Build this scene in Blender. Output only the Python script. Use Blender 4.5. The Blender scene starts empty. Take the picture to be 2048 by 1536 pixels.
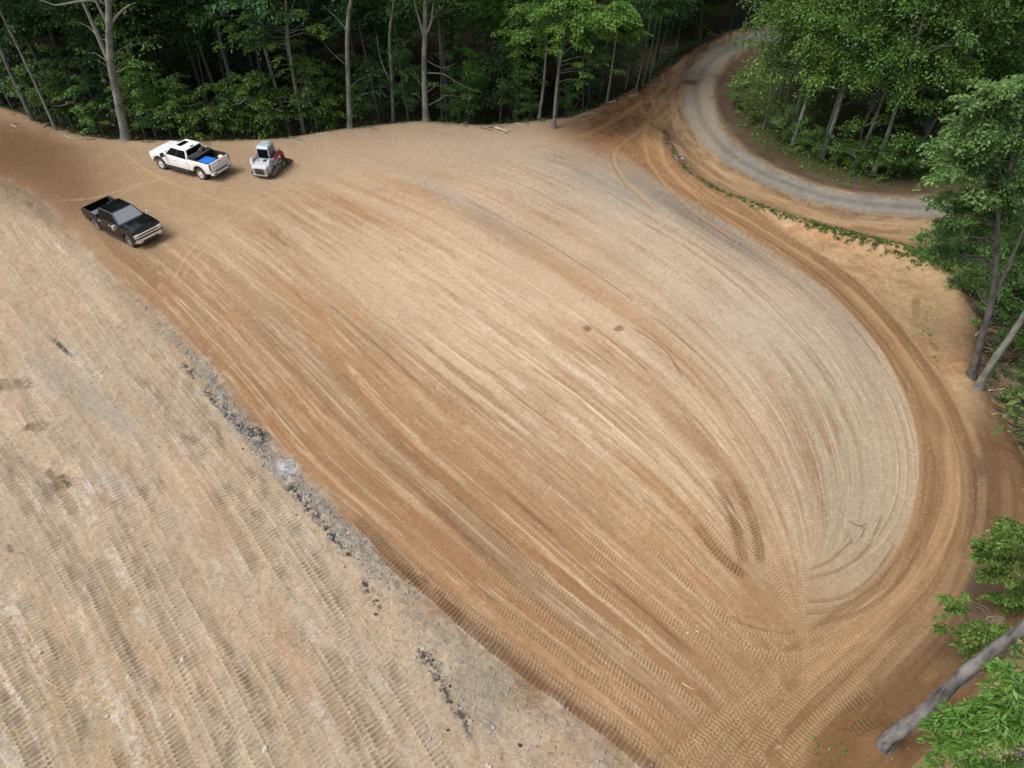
import bpy, bmesh, math, random
import numpy as np
from mathutils import Vector, Matrix

random.seed(7)
rng = np.random.default_rng(11)
R = math.radians

# ------------------------------------------------------------------ camera, sky, sun, exposure
CAM_H, PITCH, FPX = 23.5, R(43.0), 1435.0
scene = bpy.context.scene
col = bpy.data.collections.new("place")
scene.collection.children.link(col)
cam_data = bpy.data.cameras.new("camera")
cam = bpy.data.objects.new("camera", cam_data)
col.objects.link(cam)
cam.location = (0, 0, CAM_H)
cam.rotation_euler = (math.pi / 2 - PITCH, 0, 0)
cam_data.sensor_width = 36.0
cam_data.lens = 36.0 * FPX / 2048.0
cam_data.clip_start = 0.2
cam_data.clip_end = 3000
scene.camera = cam

SUN_EL, SUN_AZ = R(58), R(-112)          # azimuth measured from +Y towards +X
world = bpy.data.worlds.new("World")
scene.world = world
world.use_nodes = True
wn = world.node_tree
wn.nodes.clear()
sky = wn.nodes.new("ShaderNodeTexSky")
sky.sky_type = 'NISHITA'
sky.sun_disc = False
sky.sun_elevation = SUN_EL
sky.sun_rotation = SUN_AZ
sky.air_density = 1.0
sky.dust_density = 4.0
sky.ozone_density = 1.0
hsv = wn.nodes.new("ShaderNodeHueSaturation")      # cloud cover takes most of the blue out of the sky
hsv.inputs['Saturation'].default_value = 0.28
bgn = wn.nodes.new("ShaderNodeBackground")
bgn.inputs['Strength'].default_value = 0.15
wo = wn.nodes.new("ShaderNodeOutputWorld")
wn.links.new(sky.outputs[0], hsv.inputs['Color'])
wn.links.new(hsv.outputs[0], bgn.inputs['Color'])
wn.links.new(bgn.outputs[0], wo.inputs['Surface'])

sd = bpy.data.lights.new("sun", 'SUN')
sd.energy = 1.9
sd.angle = R(26)
sd.color = (1.0, 0.96, 0.90)
sun = bpy.data.objects.new("sun", sd)
col.objects.link(sun)
sv = Vector((math.cos(SUN_EL) * math.sin(SUN_AZ), math.cos(SUN_EL) * math.cos(SUN_AZ), math.sin(SUN_EL)))
sun.rotation_euler = sv.to_track_quat('Z', 'Y').to_euler()
sun.location = sv * 80

scene.view_settings.view_transform = 'Standard'
scene.view_settings.look = 'None'
scene.view_settings.gamma = 1
scene.view_settings.use_curve_mapping = False
scene.view_settings.exposure = 0.62
scene.render.engine = 'CYCLES'
scene.cycles.max_bounces = 6
scene.cycles.diffuse_bounces = 3
scene.cycles.transmission_bounces = 4
scene.cycles.transparent_max_bounces = 4

# ------------------------------------------------------------------ helpers: tags, names, meshes
def tag(o, label=None, cat=None, group=None, kind=None):
    if label: o['label'] = label
    if cat: o['category'] = cat
    if group: o['group'] = group
    if kind: o['kind'] = kind
    return o

def empty(name, loc=(0, 0, 0), rz=0.0):
    o = bpy.data.objects.new(name, None)
    o.empty_display_size = 0.3
    o.location = loc
    o.rotation_euler = (0, 0, rz)
    col.objects.link(o)
    return o

def link(name, me, parent=None):
    o = bpy.data.objects.new(name, me)
    col.objects.link(o)
    if parent is not None: o.parent = parent
    return o

def copy_thing(o, parent=None):
    c = o.copy()
    col.objects.link(c)
    if parent is not None: c.parent = parent
    for ch in [k for k in o.children]:
        copy_thing(ch, c)
    return c

def np_mesh(name, V, F, mats, smooth=False, midx=None):
    """V (n,3), F (m,k) arrays, every face with k corners"""
    me = bpy.data.meshes.new(name)
    V = np.asarray(V, dtype=np.float32); F = np.asarray(F, dtype=np.int32)
    m, k = F.shape
    me.vertices.add(len(V)); me.vertices.foreach_set('co', V.ravel())
    me.loops.add(m * k); me.loops.foreach_set('vertex_index', F.ravel())
    me.polygons.add(m)
    me.polygons.foreach_set('loop_start', np.arange(0, m * k, k, dtype=np.int32))
    me.polygons.foreach_set('loop_total', np.full(m, k, dtype=np.int32))
    if smooth: me.polygons.foreach_set('use_smooth', np.ones(m, dtype=bool))
    for mt in (mats if isinstance(mats, (list, tuple)) else [mats]): me.materials.append(mt)
    if midx is not None: me.polygons.foreach_set('material_index', np.asarray(midx, dtype=np.int32))
    me.update(calc_edges=True)
    return me

class MB:
    """collects boxes, prisms, tubes and lathes; build() links them as ONE mesh object"""
    def __init__(s): s.v = []; s.f = []
    def add(s, vs, fs):
        b = len(s.v)
        s.v += [tuple(p) for p in vs]
        s.f += [tuple(b + i for i in f) for f in fs]
        return s
    def box(s, c, d, rz=0, ry=0, rx=0, top=(1, 1)):
        m = Matrix.Rotation(rz, 3, 'Z') @ Matrix.Rotation(ry, 3, 'Y') @ Matrix.Rotation(rx, 3, 'X')
        vs = []
        for sz in (-1, 1):
            kx, ky = top if sz > 0 else (1, 1)
            for sx, sy in ((-1, -1), (1, -1), (1, 1), (-1, 1)):
                vs.append(Vector(c) + m @ Vector((sx * d[0] / 2 * kx, sy * d[1] / 2 * ky, sz * d[2] / 2)))
        return s.add(vs, [(3, 2, 1, 0), (4, 5, 6, 7), (0, 1, 5, 4), (1, 2, 6, 5), (2, 3, 7, 6), (3, 0, 4, 7)])
    def prism(s, pts, y0, y1):
        """(x,z) outline extruded from y0 to y1"""
        n = len(pts)
        vs = [(p[0], y0, p[1]) for p in pts] + [(p[0], y1, p[1]) for p in pts]
        fs = [tuple(range(n)), tuple(range(2 * n - 1, n - 1, -1))]
        for i in range(n):
            j = (i + 1) % n
            fs.append((j, i, n + i, n + j))
        return s.add(vs, fs)
    def hexa(s, vs):
        return s.add(vs, [(3, 2, 1, 0), (4, 5, 6, 7), (0, 1, 5, 4), (1, 2, 6, 5), (2, 3, 7, 6), (3, 0, 4, 7)])
    def slab(s, quad, t):
        """four corners pushed out along their normal by t"""
        q = [Vector(p) for p in quad]
        nrm = (q[1] - q[0]).cross(q[2] - q[0]).normalized() * t
        return s.hexa([p for p in q] + [p + nrm for p in q])
    def tube(s, pts, rad, n=8, cap=True):
        pts = [Vector(p) for p in pts]
        b = len(s.v)
        up = None
        for i, p in enumerate(pts):
            d = (pts[min(i + 1, len(pts) - 1)] - pts[max(i - 1, 0)]).normalized()
            if up is None:
                up = d.orthogonal().normalized()
            up = (up - d * up.dot(d)).normalized()
            w = d.cross(up)
            r = rad[i] if isinstance(rad, (list, tuple)) else rad
            for k in range(n):
                a = 2 * math.pi * k / n
                s.v.append(tuple(p + up * (r * math.cos(a)) + w * (r * math.sin(a))))
        for i in range(len(pts) - 1):
            for k in range(n):
                k2 = (k + 1) % n
                s.f.append((b + i * n + k, b + i * n + k2, b + (i + 1) * n + k2, b + (i + 1) * n + k))
        if cap:
            s.f.append(tuple(b + k for k in range(n - 1, -1, -1)))
            e = b + (len(pts) - 1) * n
            s.f.append(tuple(e + k for k in range(n)))
        return s
    def lathe(s, prof, c, n=24):
        """(radius, y) profile turned about the Y axis through c, closed loop of rings"""
        b = len(s.v)
        for (r, y) in prof:
            for k in range(n):
                a = 2 * math.pi * k / n
                s.v.append((c[0] + r * math.cos(a), c[1] + y, c[2] + r * math.sin(a)))
        for i in range(len(prof) - 1):
            for k in range(n):
                k2 = (k + 1) % n
                s.f.append((b + i * n + k, b + (i + 1) * n + k, b + (i + 1) * n + k2, b + i * n + k2))
        return s
    def mesh(s, name, mat, bevel=0.0, seg=2, smooth=False):
        me = bpy.data.meshes.new(name)
        me.from_pydata(s.v, [], s.f)
        me.materials.append(mat)
        bm = bmesh.new(); bm.from_mesh(me)
        bmesh.ops.recalc_face_normals(bm, faces=bm.faces)
        if bevel > 0:
            ed = [e for e in bm.edges if len(e.link_faces) == 2 and e.calc_face_angle(0) > R(22)]
            bmesh.ops.bevel(bm, geom=ed, offset=bevel, segments=seg, affect='EDGES', profile=0.6, clamp_overlap=True)
        if smooth or bevel > 0:
            for f in bm.faces: f.smooth = True
            for e in bm.edges:
                if len(e.link_faces) == 2 and e.calc_face_angle(0) > R(32): e.smooth = False
        bm.to_mesh(me); bm.free()
        return me
    def build(s, name, mat, parent=None, bevel=0.0, seg=2, smooth=False):
        return link(name, s.mesh(name, mat, bevel, seg, smooth), parent)

# ------------------------------------------------------------------ materials
def lin(c):
    return tuple(((v / 255.0 + 0.055) / 1.055) ** 2.4 if v > 10 else v / 255.0 / 12.92 for v in c)

def mat(name, color, rough=0.6, metal=0.0, spec=0.5, noise=0.0, nscale=20.0, bump=0.0, coat=0.0, dust=None, dust_amt=0.3):
    m = bpy.data.materials.new(name); m.use_nodes = True
    nt = m.node_tree; b = nt.nodes['Principled BSDF']
    b.inputs['Base Color'].default_value = (*color, 1)
    b.inputs['Roughness'].default_value = rough
    b.inputs['Metallic'].default_value = metal
    b.inputs['Specular IOR Level'].default_value = spec
    b.inputs['Coat Weight'].default_value = coat
    if noise > 0 or bump > 0 or dust:
        tc = nt.nodes.new('ShaderNodeTexCoord')
        n = nt.nodes.new('ShaderNodeTexNoise'); n.inputs['Scale'].default_value = nscale; n.inputs['Detail'].default_value = 5
        nt.links.new(tc.outputs['Object'], n.inputs['Vector'])
        src = None
        if noise > 0:
            mx = nt.nodes.new('ShaderNodeMix'); mx.data_type = 'RGBA'
            mx.inputs[6].default_value = (*[c * (1 - noise) for c in color], 1)
            mx.inputs[7].default_value = (*[min(1, c * (1 + noise)) for c in color], 1)
            nt.links.new(n.outputs['Fac'], mx.inputs[0]); src = mx.outputs[2]
        if dust:
            n2 = nt.nodes.new('ShaderNodeTexNoise'); n2.inputs['Scale'].default_value = 2.5; n2.inputs['Detail'].default_value = 6
            nt.links.new(tc.outputs['Object'], n2.inputs['Vector'])
            sp = nt.nodes.new('ShaderNodeSeparateXYZ'); nt.links.new(tc.outputs['Object'], sp.inputs[0])
            mr = nt.nodes.new('ShaderNodeMapRange')      # splashed dirt: more of it low down on the panels
            mr.inputs['From Min'].default_value = 1.15; mr.inputs['From Max'].default_value = 0.45
            mr.inputs['To Min'].default_value = 0.02; mr.inputs['To Max'].default_value = dust_amt
            nt.links.new(sp.outputs['Z'], mr.inputs['Value'])
            ml = nt.nodes.new('ShaderNodeMath'); ml.operation = 'MULTIPLY'
            ml2 = nt.nodes.new('ShaderNodeMath'); ml2.operation = 'MULTIPLY'; ml2.inputs[1].default_value = 2.0
            nt.links.new(mr.outputs[0], ml.inputs[0]); nt.links.new(n2.outputs['Fac'], ml2.inputs[0]); nt.links.new(ml2.outputs[0], ml.inputs[1])
            md = nt.nodes.new('ShaderNodeMix'); md.data_type = 'RGBA'
            if src: nt.links.new(src, md.inputs[6])
            else: md.inputs[6].default_value = (*color, 1)
            md.inputs[7].default_value = (*dust, 1)
            nt.links.new(ml.outputs[0], md.inputs[0]); src = md.outputs[2]
        if src: nt.links.new(src, b.inputs['Base Color'])
        if bump > 0:
            bp = nt.nodes.new('ShaderNodeBump'); bp.inputs['Strength'].default_value = bump; bp.inputs['Distance'].default_value = 0.02
            nt.links.new(n.outputs['Fac'], bp.inputs['Height']); nt.links.new(bp.outputs[0], b.inputs['Normal'])
    return m

def leaf_mat(name, dark, bright, trans=0.35):
    m = bpy.data.materials.new(name); m.use_nodes = True
    nt = m.node_tree; nt.nodes.clear()
    geo = nt.nodes.new('ShaderNodeNewGeometry')
    oi = nt.nodes.new('ShaderNodeObjectInfo')
    tc = nt.nodes.new('ShaderNodeTexCoord')
    n = nt.nodes.new('ShaderNodeTexNoise'); n.inputs['Scale'].default_value = 0.6; n.inputs['Detail'].default_value = 3
    nt.links.new(tc.outputs['Object'], n.inputs['Vector'])
    mx = nt.nodes.new('ShaderNodeMix'); mx.data_type = 'RGBA'
    mx.inputs[6].default_value = (*dark, 1); mx.inputs[7].default_value = (*bright, 1)
    a = nt.nodes.new('ShaderNodeMath'); a.operation = 'MULTIPLY_ADD'; a.inputs[1].default_value = 0.6
    nt.links.new(geo.outputs['Random Per Island'], a.inputs[0])
    s = nt.nodes.new('ShaderNodeMapRange'); s.inputs['From Min'].default_value = 0.3; s.inputs['From Max'].default_value = 0.7
    s.inputs['To Min'].default_value = -0.15; s.inputs['To Max'].default_value = 0.55
    nt.links.new(n.outputs['Fac'], s.inputs['Value']); nt.links.new(s.outputs[0], a.inputs[2])
    nt.links.new(a.outputs[0], mx.inputs[0])
    h = nt.nodes.new('ShaderNodeHueSaturation')
    hr = nt.nodes.new('ShaderNodeMapRange'); hr.inputs['To Min'].default_value = 0.485; hr.inputs['To Max'].default_value = 0.515
    vr = nt.nodes.new('ShaderNodeMapRange'); vr.inputs['To Min'].default_value = 0.8; vr.inputs['To Max'].default_value = 1.2
    nt.links.new(oi.outputs['Random'], hr.inputs['Value']); nt.links.new(oi.outputs['Random'], vr.inputs['Value'])
    nt.links.new(hr.outputs[0], h.inputs['Hue']); nt.links.new(vr.outputs[0], h.inputs['Value'])
    nt.links.new(mx.outputs[2], h.inputs['Color'])
    p = nt.nodes.new('ShaderNodeBsdfPrincipled'); p.inputs['Roughness'].default_value = 0.45; p.inputs['Specular IOR Level'].default_value = 0.35
    t = nt.nodes.new('ShaderNodeBsdfTranslucent')
    ms = nt.nodes.new('ShaderNodeMixShader'); ms.inputs[0].default_value = trans
    o = nt.nodes.new('ShaderNodeOutputMaterial')
    nt.links.new(h.outputs[0], p.inputs['Base Color']); nt.links.new(h.outputs[0], t.inputs['Color'])
    nt.links.new(p.outputs[0], ms.inputs[1]); nt.links.new(t.outputs[0], ms.inputs[2]); nt.links.new(ms.outputs[0], o.inputs['Surface'])
    return m

def bark_mat(name, c1, c2, scale=1.0):
    m = bpy.data.materials.new(name); m.use_nodes = True
    nt = m.node_tree; b = nt.nodes['Principled BSDF']; b.inputs['Roughness'].default_value = 0.9; b.inputs['Specular IOR Level'].default_value = 0.15
    tc = nt.nodes.new('ShaderNodeTexCoord')
    mp = nt.nodes.new('ShaderNodeMapping'); mp.inputs['Scale'].default_value = (14 * scale, 14 * scale, 2.2 * scale)
    n = nt.nodes.new('ShaderNodeTexNoise'); n.inputs['Scale'].default_value = 1.0; n.inputs['Detail'].default_value = 6
    n2 = nt.nodes.new('ShaderNodeTexNoise'); n2.inputs['Scale'].default_value = 1.6; n2.inputs['Detail'].default_value = 4
    nt.links.new(tc.outputs['Object'], mp.inputs[0]); nt.links.new(mp.outputs[0], n.inputs['Vector']); nt.links.new(tc.outputs['Object'], n2.inputs['Vector'])
    ad = nt.nodes.new('ShaderNodeMath'); ad.operation = 'ADD'; nt.links.new(n.outputs['Fac'], ad.inputs[0]); nt.links.new(n2.outputs['Fac'], ad.inputs[1])
    mr = nt.nodes.new('ShaderNodeMapRange'); mr.inputs['From Min'].default_value = 0.72; mr.inputs['From Max'].default_value = 1.25
    nt.links.new(ad.outputs[0], mr.inputs['Value'])
    mx = nt.nodes.new('ShaderNodeMix'); mx.data_type = 'RGBA'; mx.inputs[6].default_value = (*c1, 1); mx.inputs[7].default_value = (*c2, 1)
    nt.links.new(mr.outputs[0], mx.inputs[0]); nt.links.new(mx.outputs[2], b.inputs['Base Color'])
    bp = nt.nodes.new('ShaderNodeBump'); bp.inputs['Strength'].default_value = 0.7; bp.inputs['Distance'].default_value = 0.03
    nt.links.new(n.outputs['Fac'], bp.inputs['Height']); nt.links.new(bp.outputs[0], b.inputs['Normal'])
    return m

DUST = (0.30, 0.22, 0.14)
M = dict(
    bark=bark_mat('grey bark', (0.07, 0.072, 0.062), (0.215, 0.215, 0.19)),
    bark_dark=bark_mat('dark bark', (0.045, 0.044, 0.04), (0.14, 0.135, 0.12)),
    bark_mottled=bark_mat('mottled bark', (0.035, 0.034, 0.033), (0.21, 0.20, 0.195), 0.55),
    leaf=leaf_mat('broad leaves', (0.04, 0.105, 0.024), (0.135, 0.25, 0.045)),
    leaf_dark=leaf_mat('deep green leaves', (0.024, 0.068, 0.026), (0.08, 0.165, 0.05), 0.35),
    leaf_bright=leaf_mat('fresh green leaves', (0.045, 0.11, 0.016), (0.16, 0.27, 0.045), 0.4),
    leaf_blue=leaf_mat('pale green leaves', (0.075, 0.16, 0.045), (0.21, 0.35, 0.11), 0.45),
    white=mat('white car paint', (0.74, 0.75, 0.76), 0.25, coat=0.5, dust=DUST, dust_amt=0.28),
    black=mat('black car paint', (0.003, 0.0033, 0.004), 0.2, spec=0.25, coat=0.3),
    glass=mat('tinted glass', (0.003, 0.0035, 0.004), 0.08, spec=0.10),
    glass_refl_grey=mat('windshield glass with painted reflection', (0.16, 0.18, 0.20), 0.08, spec=0.9),  # grey base colour stands in for the sky mirrored in the windshield
    rubber=mat('rubber', (0.028, 0.027, 0.026), 0.85, noise=0.4, dust=DUST, dust_amt=0.10),
    plastic=mat('black plastic', (0.018, 0.018, 0.019), 0.55),
    chrome=mat('chrome', (0.85, 0.86, 0.88), 0.3, metal=0.85),
    steel=mat('worn steel', (0.35, 0.34, 0.33), 0.4, metal=0.8, noise=0.3),
    red=mat('red lamp lens', (0.20, 0.008, 0.012), 0.2),
    lamp=mat('clear lamp lens', (0.55, 0.57, 0.6), 0.1),
    plate=mat('licence plate', (0.45, 0.52, 0.62), 0.4),
    blue=mat('blue plastic', (0.012, 0.13, 0.55), 0.45),
    orange=mat('orange plastic', (0.75, 0.28, 0.06), 0.5),
    cream=mat('cream plastic', (0.7, 0.62, 0.48), 0.5),
    grey_liner=mat('grey toolbox panel', (0.075, 0.085, 0.09), 0.5, noise=0.25),
    loader_grey=mat('dusty pale grey paint', (0.32, 0.35, 0.37), 0.5, noise=0.2, nscale=6, dust=DUST, dust_amt=0.35),
    loader_cab=mat('blue grey cab paint', (0.25, 0.31, 0.34), 0.45, noise=0.15, nscale=5),
    loader_red=mat('red loader paint', (0.22, 0.022, 0.03), 0.5, noise=0.2, nscale=6),
    bucket=mat('worn dark steel bucket', (0.06, 0.062, 0.065), 0.5, noise=0.4, metal=0.3),
    wood=mat('weathered wood', (0.16, 0.125, 0.09), 0.9, noise=0.4, nscale=12),
    wood_pale=mat('pale stripped wood', (0.42, 0.34, 0.24), 0.85, noise=0.25, nscale=12),
    stone_pale=mat('pale stone', (0.38, 0.35, 0.30), 0.9, noise=0.25, nscale=9, bump=0.5),
    stone_grey=mat('grey stone', (0.26, 0.26, 0.26), 0.9, noise=0.35, nscale=9, bump=0.5),
    stone_dark=mat('black shale', (0.022, 0.022, 0.025), 0.7, noise=0.5, nscale=9, bump=0.5),
)
# ------------------------------------------------------------------ projection of the drone camera (plain geometry, used to survey places on the ground)
CT, ST = math.cos(PITCH), math.sin(PITCH)
def ray(px, py):
    a = (px - 1024.0) / FPX; b = (768.0 - py) / FPX
    return a, CT + b * ST, -ST + b * CT
def project(x, y, z):
    d = y * CT + (CAM_H - z) * ST
    u = y * ST - (CAM_H - z) * CT
    return 1024 + FPX * x / d, 768 - FPX * u / d
def flat(pts):
    out = []
    for px, py in pts:
        dx, dy, dz = ray(px, py); t = CAM_H / -dz
        out.append((dx * t, dy * t))
    return np.array(out)

# ------------------------------------------------------------------ noise
_T = [np.random.default_rng(100 + i).random((256, 256)).astype(np.float32) for i in range(8)]
def vnoise(x, y, seed=0):
    T = _T[seed % 8]
    ox = (seed * 37.7) % 251; oy = (seed * 91.3) % 241
    x = x + ox; y = y + oy
    xi = np.floor(x); yi = np.floor(y)
    fx = x - xi; fy = y - yi
    fx = fx * fx * (3 - 2 * fx); fy = fy * fy * (3 - 2 * fy)
    a = xi.astype(np.int64) & 255; b = yi.astype(np.int64) & 255
    a1 = (a + 1) & 255; b1 = (b + 1) & 255
    return (T[a, b] * (1 - fx) + T[a1, b] * fx) * (1 - fy) + (T[a, b1] * (1 - fx) + T[a1, b1] * fx) * fy
def fbm(x, y, seed=0, oct=4, gain=0.5):
    s = 0; a = 1.0; n = 0
    for k in range(oct):
        s = s + a * vnoise(x * 2 ** k, y * 2 ** k, seed + k); n += a; a *= gain
    return s / n            # 0..1
def sm(x, a, b):
    t = np.clip((x - a) / (b - a), 0, 1)
    return t * t * (3 - 2 * t)

def smooth_poly(P, n=8):
    """Catmull-Rom through the points"""
    P = np.asarray(P, float)
    Q = np.vstack([2 * P[0] - P[1], P, 2 * P[-1] - P[-2]])
    out = []
    for i in range(1, len(Q) - 2):
        p0, p1, p2, p3 = Q[i - 1], Q[i], Q[i + 1], Q[i + 2]
        for k in range(n):
            t = k / n
            out.append(0.5 * ((2 * p1) + (-p0 + p2) * t + (2 * p0 - 5 * p1 + 4 * p2 - p3) * t * t + (-p0 + 3 * p1 - 3 * p2 + p3) * t ** 3))
    out.append(P[-1])
    return np.array(out)

def sdist(x, y, P):
    """signed distance to an open polyline; positive on its left"""
    x = np.asarray(x, float); y = np.asarray(y, float)
    best = np.full(x.shape, 1e9); sg = np.zeros(x.shape)
    for a, b in zip(P[:-1], P[1:]):
        dx, dy = b - a; L2 = dx * dx + dy * dy + 1e-12
        t = np.clip(((x - a[0]) * dx + (y - a[1]) * dy) / L2, 0, 1)
        ex = x - (a[0] + t * dx); ey = y - (a[1] + t * dy)
        d = ex * ex + ey * ey
        cr = dx * ey - dy * ex
        m = d < best
        best = np.where(m, d, best); sg = np.where(m, np.where(cr >= 0, 1, -1), sg)
    return np.sqrt(best) * sg

# ------------------------------------------------------------------ lines surveyed on the site (pixel pairs turned into metres on the ground plane)
BANK = smooth_poly(flat([(-330, 330), (-150, 345), (0, 362), (60, 385), (120, 440), (200, 528), (290, 606), (375, 692), (445, 768), (505, 840), (568, 912), (640, 982), (705, 1048), (780, 1122), (860, 1198), (950, 1278), (1050, 1358), (1150, 1430), (1230, 1490), (1330, 1575), (1450, 1680), (1600, 1800)]), 3)[:, :2]
REAR = smooth_poly(flat([(-900, 190), (-500, 205), (-200, 224), (0, 249), (60, 258), (112, 271), (180, 281), (255, 285), (350, 284), (450, 283), (530, 281), (605, 272), (700, 258), (790, 249), (850, 244), (900, 248), (960, 252), (1030, 248), (1080, 243), (1140, 236), (1210, 212), (1260, 188), (1300, 162), (1335, 138), (1370, 112), (1410, 88), (1460, 66), (1530, 50), (1700, 30)]), 3)
ROAD_PX = [(1700, 58), (1600, 62), (1530, 72), (1475, 90), (1430, 115), (1400, 150), (1393, 190), (1408, 235), (1450, 288), (1520, 332), (1600, 365), (1700, 391), (1800, 402), (1900, 403), (2000, 400), (2150, 388), (2400, 370)]
ROAD = smooth_poly(flat(ROAD_PX), 4)
DITCH = smooth_poly(flat([(1315, 255), (1335, 290), (1375, 343), (1440, 380), (1520, 412), (1600, 440), (1680, 462), (1760, 482), (1840, 505), (1900, 550), (1950, 640), (1955, 740), (1975, 800), (2015, 860), (2060, 960), (2120, 1100), (2200, 1300)]), 4)

def h0(x, y):
    x = np.asarray(x, float); y = np.asarray(y, float)
    db = -sdist(x, y, BANK)                    # positive on the left bank
    z = 0.20 * sm(db, -0.1, 1.1) + 0.055 * np.clip(db, 0, 30)
    z = z * sm(db, -0.2, 0.3)
    z = z + 0.12 * (fbm(x * 0.12, y * 0.12, 3, 2) - 0.5)
    # dark earth berm in the far left corner
    c = flat([(-60, 262)])[0]
    z = z + 2.0 * np.exp(-(((x - c[0] + 3) / 9.0) ** 2 + ((y - c[1]) / 6.5) ** 2))
    dr = sdist(x, y, REAR)                     # positive beyond the rear lip
    z = z + 0.18 * np.exp(-((dr + 0.5) / 0.6) ** 2) * (0.4 + fbm(x * 0.5, y * 0.5, 5, 2))
    z = z - 2.4 * sm(dr, 0.0, 5.0) - 0.03 * np.clip(dr - 5, 0, 200)
    dd = sdist(x, y, DITCH)                    # positive on the far (road) side
    z = z + 0.30 * np.exp(-((dd + 0.7) / 0.8) ** 2) - 0.45 * sm(dd, -0.3, 1.2) * sm(60 - y, -15, 5)
    rd = np.abs(sdist(x, y, ROAD))
    z = z + 0.08 * (1 - sm(rd, 1.3, 2.6))
    return z

def ground(px, py):
    """where the ground lies at that spot of the survey picture"""
    dx, dy, dz = ray(px, py)
    px = np.asarray(px, float)
    t = CAM_H / -dz
    z = 0.0
    for _ in range(6):
        t = (CAM_H - z) / -np.asarray(dz)
        z = h0(dx * t, dy * t)
    return dx * t, dy * t, z
def gpts(pts):
    P = np.array(pts, float)
    x, y, z = ground(P[:, 0], P[:, 1])
    return np.stack([x, y], 1)
def hz(x, y): return float(h0(np.array([x]), np.array([y]))[0])
def at_plane(px, py, Y):
    dx, dy, dz = ray(px, py); t = Y / dy
    return Vector((dx * t, Y, CAM_H + dz * t))

# ------------------------------------------------------------------ ground sheet: rows and columns denser where the site is, coarse to the horizon
pyv = np.concatenate([np.linspace(1600, 560, 820), np.linspace(558, 120, 190)])                       # rows over the clearing
yrows = np.array([flat([(1024, p)])[0][1] for p in pyv])
near = np.linspace(-17, yrows[0], 110)[:-1]
far = yrows[-1] + np.geomspace(1.2, 900, 34)
ys = np.concatenate([near, yrows, far])
sv_ = np.linspace(-1090, 1090, 990)
side = 1110 + np.concatenate([np.arange(0, 900, 18), 900 + np.geomspace(20, 9000, 22)])
ss = np.concatenate([-side[::-1], sv_, side]) / FPX
NR, NC = len(ys), len(ss)
Y = np.repeat(ys[:, None], NC, 1)
dep = np.maximum(Y * CT + CAM_H * ST, 3.0)
X = ss[None, :] * dep
Z = h0(X, Y)
PX, PY = project(X, Y, Z)
dist = np.sqrt(X * X + Y * Y)
detail = sm(Y, 5.0, 8.0) * 0 + 1.0

def idx_of(x, y):
    i = np.interp(y, ys, np.arange(NR)); d = np.maximum(y * CT + CAM_H * ST, 3.0)
    j = np.interp(x / d, ss, np.arange(NC))
    return i, j

# signed distances used for the regions
dB = -sdist(X[::4, ::4], Y[::4, ::4], BANK)
def up4(A):
    """bilinear back to the full grid"""
    i = np.arange(NR) / 4.0; j = np.arange(NC) / 4.0
    i0 = np.minimum(i.astype(int), A.shape[0] - 1); i1 = np.minimum(i0 + 1, A.shape[0] - 1); fi = np.clip(i - i0, 0, 1)[:, None]
    j0 = np.minimum(j.astype(int), A.shape[1] - 1); j1 = np.minimum(j0 + 1, A.shape[1] - 1); fj = np.clip(j - j0, 0, 1)[None, :]
    return (A[i0][:, j0] * (1 - fj) + A[i0][:, j1] * fj) * (1 - fi) + (A[i1][:, j0] * (1 - fj) + A[i1][:, j1] * fj) * fi
dB = up4(dB)
dR = up4(sdist(X[::4, ::4], Y[::4, ::4], REAR))
dD = up4(sdist(X[::4, ::4], Y[::4, ::4], DITCH))
dRoad = up4(sdist(X[::4, ::4], Y[::4, ::4], ROAD))

# ------------------------------------------------------------------ flow families: how the machines drove
FA = [
 [(150, 470), (300, 615), (430, 765), (560, 925), (720, 1065), (900, 1225), (1100, 1375), (1250, 1485), (1400, 1620)],
 [(330, 420), (480, 540), (640, 690), (800, 850), (960, 990), (1120, 1130), (1290, 1270), (1430, 1400), (1560, 1600)],
 [(480, 350), (680, 480), (860, 610), (1020, 720), (1180, 840), (1330, 970), (1450, 1100), (1540, 1200), (1600, 1270)],
 [(620, 320), (850, 400), (1040, 500), (1220, 620), (1370, 740), (1480, 870), (1550, 1000), (1590, 1130), (1605, 1235)],
 [(780, 290), (980, 340), (1160, 420), (1320, 520), (1470, 650), (1580, 790), (1640, 930), (1650, 1060), (1608, 1190)],
 [(1000, 265), (1200, 330), (1380, 440), (1560, 560), (1690, 690), (1770, 830), (1790, 970), (1740, 1080), (1615, 1160)],
 [(1180, 250), (1330, 370), (1480, 460), (1640, 570), (1760, 700), (1830, 850), (1838, 1000), (1775, 1110), (1630, 1190)],
]
FH = [   # haul road round the right
 [(1180, 250), (1330, 370), (1480, 460), (1640, 570), (1760, 700), (1828, 850), (1830, 1000), (1770, 1130), (1640, 1240), (1400, 1420), (1200, 1560)],
 [(1225, 230), (1370, 365), (1520, 455), (1680, 565), (1810, 710), (1890, 860), (1900, 1010), (1830, 1160), (1690, 1290), (1500, 1470), (1380, 1640)],
 [(1270, 215), (1400, 345), (1560, 450), (1720, 560), (1860, 720), (1950, 870), (1975, 1020), (1920, 1190), (1790, 1340), (1640, 1500), (1540, 1660)],
 [(1290, 200), (1420, 335), (1590, 440), (1780, 560), (1930, 740), (2030, 890), (2070, 1060), (2030, 1260), (1920, 1420), (1790, 1560), (1700, 1700)],
]
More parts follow.
